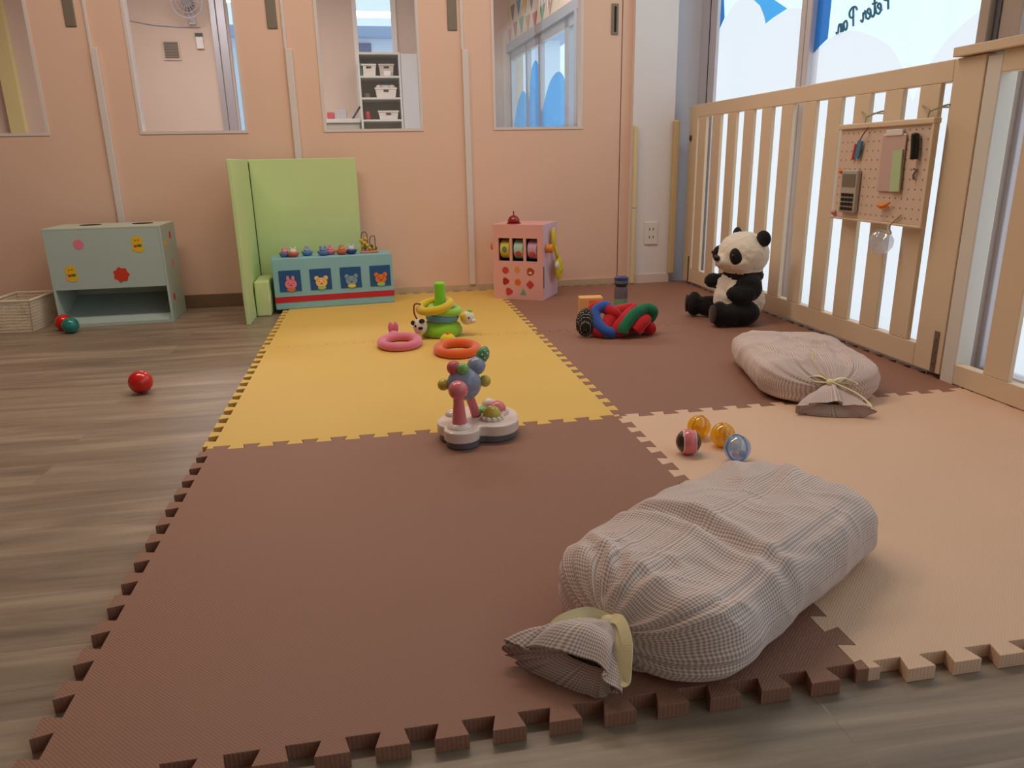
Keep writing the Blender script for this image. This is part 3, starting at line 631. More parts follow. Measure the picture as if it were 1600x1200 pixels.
bm = bm_new(); tube(bm, [(-0.006, 0, 0.055), (-0.008, -0.012, 0.075), (-0.006, -0.028, 0.10)], 0.0018, 6); obj('tag_cord', bm, mat('cord_maroon', (140, 80, 70), 0.7), t)
bm = bm_new(); box(bm, -0.005, 0, -0.005, 0.005, 0, 0.05); tag(obj('red_tag', bm, mat('tag_red', (200, 70, 64), 0.5), bevel=0.002, loc=(PX - 0.004, 1.560, 0.628), rot=(R(12), 0, 0)), 'slim red tag behind the blue key tag on the pegboard', 'tag')
OR = mat('orange_plastic', (235, 130, 40), 0.4)
bm = bm_new(); tube(bm, [(0, -0.03, 0.012), (0, -0.01, 0.002), (0, 0.008, 0), (0, 0.022, 0.002)], [0.003, 0.006, 0.009, 0.004], 10); tag(obj('orange_clip', bm, OR, smooth=True, loc=(PX - 0.012, 1.375, 0.492)), 'orange and yellow clip at the lower middle of the pegboard', 'clip')
bm = bm_new(); ell(bm, (0, 0, 0), (0.008, 0.012, 0.008)); tag(obj('orange_pin', bm, OR, smooth=True, loc=(PX - 0.008, 1.610, 0.592)), 'orange push pin at the left edge of the pegboard by the calculator', 'pin')
bm = bm_new(); ell(bm, (0, 0, 0), (0.007, 0.01, 0.008)); tag(obj('pink_pin', bm, mat('pin_pink', (225, 140, 140), 0.5), smooth=True, loc=(PX - 0.008, 1.632, 0.458)), 'pink push pin at the lower left corner of the pegboard', 'pin')
bm = bm_new(); tube(bm, [(0, 0, 0), (0, 0.004, 0.012), (0, -0.006, 0.026), (0, 0.006, 0.03)], 0.003, 8); tag(obj('small_hook', bm, mat('hook_grey', (120, 110, 104), 0.4, 0.5), loc=(PX - 0.006, 1.262, 0.572)), 'small grey hook below the black marker on the pegboard', 'hook')
t = thing('clear_bag', 'clear plastic bag hanging by a wire under the pegboard', 'bag', (PX - 0.005, 1.372, 0.385))
bm = bm_new(); ell(bm, (0, 0, 0), (0.024, 0.05, 0.036), (0, 0, 0), 28, 16)
for v in bm.verts: v.co += v.normal * 0.004 * noise.noise(v.co * 60)
obj('pouch', bm, CLEARPLASTIC, t, smooth=True)
bm = bm_new(); tube(bm, smooth_path([(0, 0.04, 0.028), (-0.012, 0.0, 0.036), (0, -0.04, 0.028), (0.0, -0.03, 0.05), (0, -0.075, 0.085)], 6), 0.0022, 8); tube(bm, [(0, 0.01, 0.034), (0, 0.014, 0.058)], 0.0015, 6); obj('wire', bm, WIRE, t)
# outlet
t = thing('wall_outlet', 'white double power outlet low on the white wall column', 'outlet', (1.812, WY - 0.03, 0.275))
bm = bm_new(); box(bm, -0.035, 0.035, -0.008, 0, -0.058, 0.058); obj('plate', bm, mat('outlet_white', (232, 224, 214), 0.35), t, bevel=0.004)
for z in (0.02, -0.02):
    bm = bm_new(); box(bm, -0.012, -0.008, -0.0085, -0.007, z - 0.006, z + 0.006); box(bm, 0.008, 0.012, -0.0085, -0.007, z - 0.006, z + 0.006); obj('socket', bm, DARK, t)

# ================================================================ LEFT: toy box, basket, balls
TEAL = mat('teal_grey_paint', (184, 198, 190), 0.45, var=(4, 0.03))
def circ(cx, cz, r, n=24, lob=0, amp=0.0, sx=1, sz=1): return [(cx + r * sx * (1 + amp * math.cos(lob * 2 * PI * i / n)) * math.cos(2 * PI * i / n), cz + r * sz * (1 + amp * math.cos(lob * 2 * PI * i / n)) * math.sin(2 * PI * i / n)) for i in range(n)]
PINKS = mat('sticker_pink', (238, 130, 150), 0.5); REDS = mat('sticker_red', (214, 62, 36), 0.5); YELS = mat('sticker_yellow', (240, 190, 40), 0.5); GRNS = mat('sticker_green', (70, 130, 60), 0.5)
t = thing('toy_box', 'pale teal wooden ball drop box with two top holes and animal stickers', 'toy box', (-0.70, 2.815, 0), R(1))
w_, d_, h_ = 0.228, 0.125, 0.405
bm = bm_new(); box(bm, -w_, -w_ + 0.010, -d_, d_, 0.0, h_); obj('side_panel', bm, TEAL, t, bevel=0.0015)
bm = bm_new(); box(bm, w_ - 0.010, w_, -d_, d_, 0.0, h_); obj('side_panel', bm, TEAL, t, bevel=0.0015)
bm = bm_new(); box(bm, -w_ + 0.010, w_ - 0.010, -d_, -d_ + 0.010, 0.158, h_); obj('front_panel', bm, TEAL, t)
bm = bm_new(); box(bm, -w_ + 0.010, w_ - 0.010, d_ - 0.010, d_, 0.0, h_ - 0.01); obj('back_panel', bm, TEAL, t)
bm = bm_new(); box(bm, -w_ + 0.01, w_ - 0.01, -d_, d_ - 0.01, 0.0, 0.010); obj('bottom_panel', bm, TEAL, t)
bm = bm_new(); prism(bm, [(-d_ + 0.006, 0.0105), (d_ - 0.011, 0.0105), (d_ - 0.011, 0.10)], -w_ + 0.0105, w_ - 0.0105, 'x'); obj('ramp', bm, TEAL, t)
bm = bm_new(); box(bm, -w_, w_, -d_, d_, h_, h_ + 0.008); obj('top_panel', bm, mat('teal_top', (196, 206, 188), 0.5), t, bevel=0.0015)
for x in (-0.085, 0.125):
    bm = bm_new(); cyl(bm, (x, 0.02, h_ + 0.0088), 0.042, 0.0016); obj('ball_hole', bm, DARK, t)
def st(name, pts, m, y=-d_ - 0.0012, p=None, th=0.001):
    bm = bm_new(); prism(bm, pts, y, y + th, 'y'); return obj(name, bm, m, p or t)
st('sticker', circ(-0.098, 0.345, 0.020), PINKS)
st('sticker', circ(0.047, 0.213, 0.030, 48, 7, 0.10), REDS)
for cx, cz, fl in ((0.128, 0.338, 1), (-0.146, 0.226, -1)):
    st('sticker', circ(cx, cz + 0.012, 0.022) , YELS); s = st('sticker', circ(cx + 0.002, cz - 0.016, 0.020, sx=1.15, sz=.9), YELS, -d_ - 0.0014)
    bm = bm_new(); prism(bm, circ(cx + 0.008, cz - 0.006, 0.008, sx=1.3, sz=.7), -d_ - 0.0022, -d_ - 0.0014, 'y'); obj('bow', bm, GRNS, t)
    bm = bm_new(); prism(bm, circ(cx - 0.008, cz - 0.008, 0.006), -d_ - 0.0022, -d_ - 0.0014, 'y'); obj('scarf', bm, REDS, t)
    bm = bm_new(); prism(bm, circ(cx - 0.006, cz + 0.016, 0.0022), -d_ - 0.0022, -d_ - 0.0014, 'y'); prism(bm, circ(cx + 0.006, cz + 0.017, 0.0022), -d_ - 0.0022, -d_ - 0.0014, 'y'); obj('eye', bm, BLACK, t)
for yy, zz, m_ in ((0.02, 0.36, REDS), (-0.07, 0.33, YELS), (-0.06, 0.10, REDS), (0.05, 0.16, YELS), (0.00, 0.24, PINKS)):
    bm = bm_new(); prism(bm, circ(yy, zz, 0.016), w_, w_ + 0.001, 'x'); obj('sticker', bm, m_, t)

def mesh_basket(name, label, loc, rz, wb, db, wt, dt, h, m):
    t = thing(name, label, 'basket', loc, rz)
    # side lattices
    def P(u, v, side):
        w2 = wb / 2 + (wt - wb) / 2 * v; d2 = db / 2 + (dt - db) / 2 * v; z = h * v
        return {0: (u * w2, -d2, z), 1: (u * w2, d2, z), 2: (-w2, u * d2, z), 3: (w2, u * d2, z)}[side]
    for side in range(4):
        bm = bm_new(); nu = 22 if side < 2 else 30; nv = 10
        for i in range(nu + 1):
            u = -1 + 2 * i / nu; tube(bm, [P(u, 0, side), P(u, 1, side)], 0.0022, 5)
        for j in range(nv + 1):
            v = j / nv; tube(bm, [P(-1, v, side), P(1, v, side)], 0.0024, 5)
        obj('side_mesh', bm, m, t)
    bm = bm_new(); tube(bm, smooth_path([P(-1, 1, 0), P(0, 1, 0), P(1, 1, 0), P(1, 1, 1), P(0, 1, 1), P(-1, 1, 1)], 1, True), 0.006, 8, closed=True); obj('rim', bm, m, t)
    bm = bm_new(); box(bm, -wb / 2, wb / 2, -db / 2, db / 2, 0, 0.004); obj('base', bm, m, t)
    return t
BASK = mat('ivory_basket_plastic', (232, 214, 190), 0.5)
mesh_basket('storage_basket', 'ivory perforated plastic basket on the floor left of the teal box', (-1.073, 2.745, 0.001), R(-4), 0.135, 0.21, 0.165, 0.235, 0.13, BASK)
RED = mat('glossy_red', (212, 26, 20), 0.22, coat=0.4); TL = mat('glossy_teal', (22, 128, 116), 0.22, coat=0.4)
def ball(name, c, r, m, label, group=None):
    bm = bm_new(); ell(bm, (0, 0, 0), r, (0.3, 0.2, 0), 40, 26); return tag(obj(name, bm, m, smooth=True, loc=(c[0], c[1], c[2] + r)), label, 'ball', group)
ball('toy_ball', (-0.300, 1.585, 0), 0.0345, RED, 'glossy red ball alone on the wood floor')
ball('toy_ball', (-0.885, 2.625, 0), 0.0335, RED, 'red ball in front of the teal box corner, behind the green ball')
ball('toy_ball', (-0.836, 2.560, 0), 0.0325, TL, 'teal green ball touching the red ball by the teal box')

# green folding screen and block
GRN = mat('pale_green_foam_board', (204, 222, 158), 0.75, bump=(14, 0.25, 0.006), var=(5, 0.04))
t = thing('folding_screen', 'pale green foam folding screen standing against the partition', 'screen', (-0.125, 2.955, 0))
def warp_board(bm):
    for v in bm.verts: v.co += Vector((noise.noise(v.co * 5), noise.noise(v.co * 5 + Vector((3, 0, 0))), 0)) * 0.004
bm = bm_new(); box(bm, 0, 0.477, 0, 0.018, 0.0215, 0.672); bmesh.ops.subdivide_edges(bm, edges=bm.edges, cuts=5, use_grid_fill=True); warp_board(bm); obj('back_board', bm, GRN, t, bevel=0.003)
bm = bm_new(); box(bm, -0.018, 0.0, -0.428, 0.014, 0.0, 0.672); bmesh.ops.subdivide_edges(bm, edges=bm.edges, cuts=5, use_grid_fill=True); warp_board(bm); obj('wing_board', bm, GRN, t, bevel=0.003)
bm = bm_new(); box(bm, 0.001, 0.004, -0.006, -0.001, 0.05, 0.66); obj('fold_seam', bm, mat('seam_olive', (86, 92, 44), 0.9), t)
bm = bm_new(); v = box(bm, 0, 0.062, 0, 0.20, 0, 0.155); bmesh.ops.subdivide_edges(bm, edges=bm.edges, cuts=4, use_grid_fill=True)
for q in bm.verts: q.co += Vector((noise.noise(q.co * 20), noise.noise(q.co * 20 + Vector((5, 1, 0))), 0)) * 0.005
tag(obj('foam_block', bm, mat('pale_green_cloth', (212, 226, 166), 0.9, bump=(30, 0.3, 0.004)), bevel=0.006, loc=(-0.122, 2.70, 0.001)), 'pale green padded block between the green screen and the train box', 'block')

# train box
TB = mat('light_blue_card', (140, 190, 200), 0.55, var=(4, 0.03)); NAVY = mat('navy_window_paper', (26, 84, 140), 0.6)
t = thing('train_box', 'light blue box made like a train with four animal windows and red stripe', 'toy box', (0.2225, 2.758, MZ), R(6.3))
bm = bm_new(); box(bm, -0.266, 0.266, 0, 0.15, 0, 0.228); obj('body', bm, TB, t, bevel=0.004)
bm = bm_new(); box(bm, -0.2665, 0.2665, -0.0015, 0.0, 0.032, 0.058); obj('red_stripe', bm, mat('stripe_red', (196, 36, 50), 0.5), t)
FACE = [('rabbit', (238, 130, 150), (232, 110, 70)), ('child', (248, 196, 120), (170, 200, 120)), ('mouse', (130, 160, 180), (230, 210, 90)), ('bear', (226, 120, 50), (160, 200, 120))]
for i, (nm, c, c2_) in enumerate(FACE):
    cx = -0.194 + i * 0.1335; cz = 0.128
    bm = bm_new(); box(bm, cx - 0.047, cx + 0.047, -0.0022, 0.0, cz - 0.047, cz + 0.047); wdw = obj('window', bm, NAVY, t)
    m_ = mat('felt_' + nm, c, 0.8); m2 = mat('felt_clothes_' + nm, c2_, 0.8); y = -0.004
    bm = bm_new(); prism(bm, circ(cx + 0.002, cz - 0.014, 0.023, sx=1.1, sz=0.95), y, y + 0.0016, 'y')
    if nm == 'rabbit':
        prism(bm, circ(cx - 0.009, cz + 0.012, 0.007, sz=1.7), y, y + 0.0016, 'y'); prism(bm, circ(cx + 0.013, cz + 0.012, 0.007, sz=1.7), y, y + 0.0016, 'y')
    else:
        prism(bm, circ(cx - 0.018, cz + 0.006, 0.010), y, y + 0.0016, 'y'); prism(bm, circ(cx + 0.022, cz + 0.006, 0.010), y, y + 0.0016, 'y')
    obj('animal_face', bm, m_, wdw)
    bm = bm_new(); prism(bm, circ(cx + 0.002, cz - 0.038, 0.017, sx=1.1, sz=0.5), y - 0.0004, y + 0.0014, 'y'); obj('animal_shirt', bm, m2, wdw)
    bm = bm_new()
    for dx in (-0.008, 0.012): prism(bm, circ(cx + dx, cz - 0.010, 0.0022), y - 0.001, y, 'y')
    prism(bm, circ(cx + 0.002, cz - 0.019, 0.005, sz=.5), y - 0.001, y, 'y'); obj('animal_eyes', bm, mat('felt_brown', (120, 50, 30), 0.8), wdw)
# small toys on the train
TZ = MZ + 0.228
def cup_toy(x, y, c, label, head=None):
    t = thing('small_toy', label, 'toy', (x, y, TZ), random.uniform(0, 3), 'small toys on the train box'); t.scale = (1.25, 1.25, 1.25)
    bm = bm_new(); lathe(bm, (0, 0, 0), [(0.010, 0), (0.017, 0.004), (0.021, 0.014), (0.019, 0.016)], 20); obj('body', bm, mat('toy_%d_%d' % (c[0], c[2]), c, 0.4), t, smooth=True)
    bm = bm_new(); ell(bm, (0, 0, 0.020), (0.013, 0.012, 0.010), seg=16, rings=10)
    if head: ell(bm, (-0.008, 0, 0.03), (0.004, 0.004, 0.006), seg=10, rings=6); ell(bm, (0.008, 0, 0.03), (0.004, 0.004, 0.006), seg=10, rings=6)
    obj('head', bm, mat('toyhead_%d_%d' % ((head or c)[0], (head or c)[2]), head or c, 0.5), t, smooth=True)
cup_toy(0.012, 2.80, (96, 120, 176), 'leftmost small toy on the train, blue cup with pink lump', (220, 150, 160))
cup_toy(0.050, 2.785, (206, 84, 76), 'small red and white toy, second from left on the train', (232, 214, 206))
cup_toy(0.108, 2.82, (84, 130, 190), 'small blue upright toy, third from left on the train', (150, 170, 196))
cup_toy(0.180, 2.80, (88, 120, 176), 'blue round toy near the middle of the train top', (110, 140, 190))
cup_toy(0.210, 2.835, (226, 130, 150), 'pink rabbit-eared toy behind the blue one on the train', (232, 140, 160))
cup_toy(0.262, 2.81, (206, 96, 60), 'orange red toy right of middle on the train top', (214, 130, 100))
cup_toy(0.305, 2.815, (40, 66, 130), 'navy and white toy next to the bead maze', (200, 206, 226))
t = thing('bead_maze', 'small wooden bead maze with looping wires on the train box', 'toy', (0.385, 2.845, TZ), R(6))
bm = bm_new(); box(bm, -0.040, 0.040, -0.022, 0.022, 0, 0.010); obj('base', bm, mat('pink_wood', (216, 140, 110), 0.5), t, bevel=0.003)
bm = bm_new(); tube(bm, smooth_path([(-0.032, 0, 0.01), (-0.032, 0, 0.06), (-0.030, 0, 0.085), (-0.018, 0, 0.095), (-0.006, 0, 0.085), (-0.004, 0, 0.05), (0.0, 0, 0.01)], 6), 0.0018, 8); obj('wire', bm, mat('wire_dark', (70, 64, 70), 0.4), t)
bm = bm_new(); tube(bm, smooth_path([(0.006, 0, 0.03), (0.006, 0, 0.055), (0.012, 0, 0.072), (0.022, 0, 0.075), (0.030, 0, 0.07), (0.030, 0, 0.03), (0.032, 0, 0.01)], 6), 0.0018, 8); obj('wire', bm, mat('wire_dark', (70, 64, 70), 0.4), t)
YB = mat('bead_yellow', (214, 170, 50), 0.4)
bm = bm_new()
for p in ((-0.032, 0, 0.055), (-0.02, -0.008, 0.045), (-0.012, 0.004, 0.062), (-0.026, 0, 0.030), (-0.008, -0.008, 0.034), (0.02, -0.004, 0.02), (0.004, -0.01, 0.022)): ell(bm, p, 0.010, seg=14, rings=10)
obj('yellow_beads', bm, YB, t, smooth=True)
bm = bm_new()
for p in ((-0.018, -0.014, 0.022), (0.012, -0.012, 0.03), (0.03, -0.002, 0.02)): ell(bm, p, 0.008, seg=14, rings=10)
obj('dark_beads', bm, mat('bead_dark', (70, 80, 60), 0.4), t, smooth=True)

# pink activity box
PK = mat('pink_wood_paint', (236, 172, 164), 0.5, var=(4, 0.03)); PK2 = mat('lilac_side_paint', (226, 190, 206), 0.5)
ax = math.atan2(2.628 - 2.758, 1.161 - 0.953)
t = thing('activity_box', 'pink wooden slot machine toy box with three reels', 'toy box', (0.953, 2.758, MZ), ax)
Wd, Dp, Ht = 0.245, 0.215, 0.345
op = [(0.028, 0.084), (0.096, 0.152), (0.164, 0.220)]; z0, z1 = 0.178, 0.283
bm = bm_new(); xs_ = [0] + [v for o_ in op for v in o_] + [Wd]
for i in range(0, 8, 2): box(bm, xs_[i], xs_[i + 1], 0, 0.01, z0, z1)
box(bm, 0, Wd, 0, 0.01, 0, z0); box(bm, 0, Wd, 0, 0.01, z1, Ht); obj('front_panel', bm, PK, t)
bm = bm_new(); box(bm, Wd - 0.01, Wd, 0.01, Dp, 0, Ht); obj('side_panel', bm, PK2, t)
bm = bm_new(); box(bm, 0, 0.01, 0.01, Dp, 0, Ht); obj('side_panel', bm, PK2, t)
bm = bm_new(); box(bm, 0.01, Wd - 0.01, Dp - 0.01, Dp, 0, Ht); obj('back_panel', bm, PK2, t)
bm = bm_new(); box(bm, 0.01, Wd - 0.01, 0.01, Dp - 0.01, Ht - 0.01, Ht); obj('top_panel', bm, PK, t)
bm = bm_new(); box(bm, 0.012, Wd - 0.012, 0.075, 0.08, z0 - 0.02, z1 + 0.02); obj('reel_backing', bm, mat('maroon_inside', (60, 24, 20), 0.8), t)
for (a, b), c, (nm, cs) in zip(op, ((226, 196, 70), (180, 206, 186), (208, 160, 190)), (('green_mark', (90, 140, 110)), ('red_mark', (190, 60, 50)), ('bear_mark', (190, 80, 50)))):
    bm = bm_new(); cyl(bm, ((a + b) / 2, 0.052, (z0 + z1) / 2), 0.046, 0.044, (0, R(90), 0)); rl = obj('reel', bm, mat('reel_%d' % c[0], c, 0.5), t, smooth='auto')
    bm = bm_new(); ell(bm, ((a + b) / 2, 0.0085, (z0 + z1) / 2 - (0.0 if nm == 'green_mark' else 0.018)), (0.014, 0.004, 0.014)); obj('printed_mark', bm, mat('reel_' + nm, cs, 0.6), rl, smooth=True)
ORW = mat('orange_wood', (226, 140, 40), 0.45)
bm = bm_new(); cyl(bm, (-0.014, 0.05, 0.24), 0.019, 0.026, (0, R(90), 0)); obj('knob', bm, ORW, t, bevel=0.004, smooth='auto')
bm = bm_new(); cyl(bm, (Wd + 0.018, 0.05, 0.235), 0.020, 0.034, (0, R(90), 0)); obj('knob', bm, ORW, t, bevel=0.004, smooth='auto')
bm = bm_new(); box(bm, Wd, Wd + 0.0012, 0.012, 0.022, 0.055, 0.155); obj('coin_slot', bm, mat('slot_grey', (90, 80, 86), 0.6), t)
def pst(pts, m): bm = bm_new(); prism(bm, pts, -0.0012, 0.0, 'y'); obj('sticker', bm, m, t)
pst(circ(0.062, 0.135, 0.016), mat('st_rose', (206, 60, 70), 0.5)); pst(circ(0.120, 0.140, 0.013, sz=1.1), mat('st_tan', (226, 150, 90), 0.5)); pst(circ(0.186, 0.132, 0.018, 30, 3, 0.08), mat('st_brown', (180, 70, 40), 0.5))
pst(circ(0.062, 0.084, 0.016, 30, 3, 0.12), mat('st_maroon', (170, 44, 30), 0.5)); pst(circ(0.122, 0.082, 0.015, 30, 5, 0.08), mat('st_orange', (226, 110, 36), 0.5)); pst(circ(0.184, 0.072, 0.017, 30, 4, 0.10), mat('st_crimson', (206, 60, 64), 0.5))
pst(circ(0.078, 0.036, 0.017, 30, 3, 0.14), mat('st_rose', (206, 60, 70), 0.5)); pst([(0.135, 0.024), (0.165, 0.024), (0.150, 0.056)], mat('st_mint', (120, 170, 140), 0.5))
bm = bm_new(); prism(bm, circ(0.186, 0.127, 0.008, sz=.7), -0.002, -0.0012, 'y'); obj('bear_muzzle', bm, mat('st_cream', (240, 210, 180), 0.5), t)
tt = thing('toy_bell', 'small dark red bell on top of the pink box', 'bell', (1.052, 2.745, MZ + Ht))
bm = bm_new(); lathe(bm, (0, 0, 0), [(0.032, 0), (0.032, 0.006), (0.024, 0.008)], 32); obj('base', bm, mat('bell_clear_red', (150, 40, 40), 0.2), tt, smooth='auto')
bm = bm_new(); lathe(bm, (0, 0, 0.009), [(0.029, 0), (0.027, 0.010), (0.021, 0.022), (0.010, 0.029), (0.003, 0.031)], 32); obj('dome', bm, mat('bell_red', (150, 14, 24), 0.15, coat=0.5), tt, smooth=True)
bm = bm_new(); cyl(bm, (0, 0, 0.046), 0.003, 0.014); ell(bm, (0, 0, 0.054), 0.004); obj('button', bm, mat('bell_red', (150, 14, 24), 0.15), tt, smooth=True)
# yellow flower tambourine hung on the side (local frame of the box side)
ca, sa = math.cos(ax), math.sin(ax)
def pl(x, y, z): return (0.953 + x * ca - y * sa, 2.758 + x * sa + y * ca, MZ + z)
tt = thing('yellow_plush', 'flat yellow toy with a round face hanging on the right side of the pink box', 'toy', pl(Wd, 0.0, 0.0), ax)
YL = mat('yellow_felt', (226, 206, 40), 0.7)
bm = bm_new(); ell(bm, (0.030, 0.15, 0.13), (0.012, 0.048, 0.055)); obj('face_disc', bm, YL, tt, smooth=True)
bm = bm_new(); ell(bm, (0.018, 0.11, 0.275), (0.010, 0.022, 0.05)); tube(bm, [(0.02, 0.12, 0.24), (0.028, 0.14, 0.17)], 0.008, 10); obj('ear', bm, YL, tt, smooth=True)
bm = bm_new(); ell(bm, (0.042, 0.085, 0.155), (0.010, 0.018, 0.018)); obj('white_pompom', bm, mat('pompom_white', (226, 222, 200), 0.9), tt, smooth=True)
bm = bm_new(); ell(bm, (0.0405, 0.14, 0.115), (0.002, 0.005, 0.006)); ell(bm, (0.0405, 0.165, 0.12), (0.002, 0.005, 0.006)); obj('eyes', bm, mat('felt_olive', (140, 120, 30), 0.8), tt, smooth=True)

# ================================================================ stacking rings
LG = mat('lime_plush', (140, 200, 24), 0.85, sheen=0.5, bump=(90, 0.3, 0.002)); LG2 = mat('light_lime_plush', (150, 206, 60), 0.85, sheen=0.5)
t = thing('ring_stacker', 'lime green plush stacking post with a dome base on the yellow mat', 'toy', (0.640, 2.045, MZ))
bm = bm_new(); lathe(bm, (0, 0, 0), [(0.066, 0), (0.077, 0.010), (0.079, 0.022), (0.070, 0.042), (0.052, 0.056), (0.020, 0.062)], 48); obj('base', bm, LG, t, smooth=True)
bm = bm_new(); cyl(bm, (0, 0.0, 0.125), 0.0205, 0.148); obj('post', bm, mat('lime_post', (130, 214, 30), 0.8, sheen=0.3), t, bevel=0.006, smooth='auto')
def ring(label, loc, rot, Rr, r, m, sx=1.0, sy=1.0, head=None):
    t = thing('toy_ring', label, 'toy ring', loc, 0, 'plush stacking rings')
    bm = bm_new(); torus(bm, (0, 0, 0), Rr, r, rot, sx, sy); obj('ring', bm, m, t, smooth=True)
    return t
ring('blue plush ring, lowest on the lime post', (0.645, 2.045, MZ + 0.070), (R(3), R(2), 0), 0.047, 0.0155, mat('blue_plush', (100, 160, 190), 0.85, sheen=0.5))
def head(parent, c, r, m, name='head'):
    bm = bm_new(); ell(bm, c, r); return obj(name, bm, m, parent, smooth=True)
WP_ = mat('white_plush', (226, 214, 196), 0.9, sheen=0.6, bump=(120, 0.4, 0.002)); BP_ = mat('black_plush', (28, 24, 24), 0.9, sheen=0.3, bump=(150, 0.5, 0.002))
t = ring('light green plush ring with a white and yellow head, above the blue ring', (0.655, 2.045, MZ + 0.096), (R(4), R(6), 0), 0.050, 0.0155, LG2)
h = head(t, (0.082, -0.03, -0.030), (0.027, 0.025, 0.026), WP_); bm = bm_new(); ell(bm, (0.062, -0.052, -0.018), 0.013); obj('ear', bm, mat('yellow_plush', (226, 190, 20), 0.85, sheen=0.5), t, smooth=True)
bm = bm_new(); ell(bm, (0.100, -0.045, -0.040), (0.012, 0.012, 0.010)); obj('muzzle', bm, WP_, t, smooth=True)
bm = bm_new(); ell(bm, (0.084, -0.055, -0.026), (0.003, 0.002, 0.004)); obj('eye', bm, BP_, t, smooth=True)
bm = bm_new(); ell(bm, (0.09, -0.03, -0.004), (0.010, 0.01, 0.009)); obj('ear', bm, LG2, t, smooth=True)
t = ring('yellow plush ring with a panda head, topmost on the lime post', (0.618, 2.035, MZ + 0.114), (R(9), R(-10), 0), 0.052, 0.0155, mat('yellow_plush', (226, 190, 20), 0.85, sheen=0.5), 1.1)
head(t, (-0.060, -0.045, -0.066), (0.026, 0.024, 0.030), WP_)
bm = bm_new(); ell(bm, (-0.054, -0.062, -0.043), (0.011, 0.008, 0.009)); ell(bm, (-0.086, -0.05, -0.050), (0.008, 0.007, 0.009)); obj('ear', bm, BP_, t, smooth=True)
bm = bm_new(); ell(bm, (-0.060, -0.068, -0.068), (0.009, 0.004, 0.006)); ell(bm, (-0.078, -0.063, -0.060), (0.004, 0.003, 0.005)); obj('eye_patch', bm, BP_, t, smooth=True)
bm = bm_new(); ell(bm, (-0.075, -0.064, -0.082), (0.006, 0.004, 0.004)); obj('cheek', bm, mat('pink_plush', (232, 120, 150), 0.85, sheen=0.5), t, smooth=True)
bm = bm_new(); tube(bm, smooth_path([(-0.052, -0.01, 0.010), (-0.075, -0.02, 0.012), (-0.078, -0.03, -0.02), (-0.066, -0.04, -0.045)], 6), 0.003, 8); obj('cord', bm, mat('maroon_cord', (130, 50, 30), 0.8), t, smooth=True)
PP = mat('pink_plush', (232, 120, 150), 0.85, sheen=0.5)
t = ring('pink plush ring with a rabbit head lying flat on the yellow mat', (0.478, 1.905, MZ + 0.0155), (0, 0, 0), 0.060, 0.0155, PP, 1.08, 1.35)
head(t, (-0.018, 0.10, 0.004), (0.020, 0.019, 0.016), mat('pale_pink_plush', (236, 150, 160), 0.85, sheen=0.5))
bm = bm_new(); ell(bm, (-0.027, 0.105, 0.030), (0.010, 0.008, 0.022)); obj('ear', bm, PP, t, smooth=True)
bm = bm_new(); ell(bm, (-0.009, 0.105, 0.030), (0.010, 0.008, 0.022)); obj('ear', bm, PP, t, smooth=True)
OP = mat('orange_plush', (236, 96, 20), 0.85, sheen=0.5)
t = ring('orange plush ring with a yellow chick head lying behind the musical toy', (0.668, 1.755, MZ + 0.0155), (0, 0, 0), 0.060, 0.0155, OP, 1.12, 1.35)
head(t, (-0.022, 0.105, 0.008), (0.028, 0.024, 0.022), mat('chick_yellow', (240, 206, 20), 0.85, sheen=0.5))
bm = bm_new(); ell(bm, (-0.022, 0.10, 0.031), (0.006, 0.005, 0.005)); obj('comb', bm, OP, t, smooth=True)

# ================================================================ musical toy
t = thing('musical_toy', 'white musical baby toy with a pink post and blue spinning wheel', 'toy', (0.630, 0.958, MZ), 0)
GP = mat('grey_glossy_base', (104, 106, 116), 0.3); WPL = mat('ivory_glossy_plastic', (236, 216, 206), 0.25, coat=0.3)
def lobes(scale=1.0):
    pts = []
    for i in range(96):
        a = 2 * PI * i / 96; best = 0
        for cx, cy, rx, ry in ((0.010, 0.012, 0.086, 0.078), (-0.045, -0.066, 0.040, 0.038), (-0.036, -0.014, 0.060, 0.060), (0.036, -0.014, 0.056, 0.060)):
            # ray from origin-shifted centre
            ox, oy = -0.012, -0.012; dx, dy = math.cos(a), math.sin(a)
            X, Y_ = ox - cx, oy - cy
            A = (dx / rx) ** 2 + (dy / ry) ** 2; B_ = 2 * (X * dx / rx ** 2 + Y_ * dy / ry ** 2); C = (X / rx) ** 2 + (Y_ / ry) ** 2 - 1
            disc = B_ * B_ - 4 * A * C
            if disc > 0: best = max(best, (-B_ + math.sqrt(disc)) / (2 * A))
        pts.append((-0.012 + best * scale * math.cos(a), -0.012 + best * scale * math.sin(a)))
    return pts
bm = bm_new(); prism(bm, lobes(0.97), 0.0, 0.018, 'z'); obj('base', bm, GP, t, bevel=0.006, segs=4, smooth='auto')
bm = bm_new(); prism(bm, lobes(1.03), 0.016, 0.042, 'z'); obj('cover', bm, WPL, t, bevel=0.0125, segs=6, smooth='auto')
PKP = mat('pink_glossy_plastic', (226, 118, 124), 0.25, coat=0.4); OLV = mat('olive_yellow_plastic', (196, 176, 64), 0.25, coat=0.4); BGR = mat('blue_grey_plastic', (144, 150, 174), 0.2, coat=0.3); GRP = mat('green_glossy_plastic', (120, 176, 90), 0.3, coat=0.3)
px_, py_ = -0.050, -0.058
bm = bm_new(); lathe(bm, (px_, py_, 0.040), [(0.030, 0), (0.027, 0.006), (0.020, 0.010), (0.018, 0.012)], 32); obj('post_collar', bm, WPL, t, smooth=True)
bm = bm_new(); lathe(bm, (px_, py_, 0.050), [(0.0175, 0), (0.0155, 0.02), (0.0125, 0.05), (0.012, 0.075)], 28); obj('pink_post', bm, PKP, t, smooth='auto')
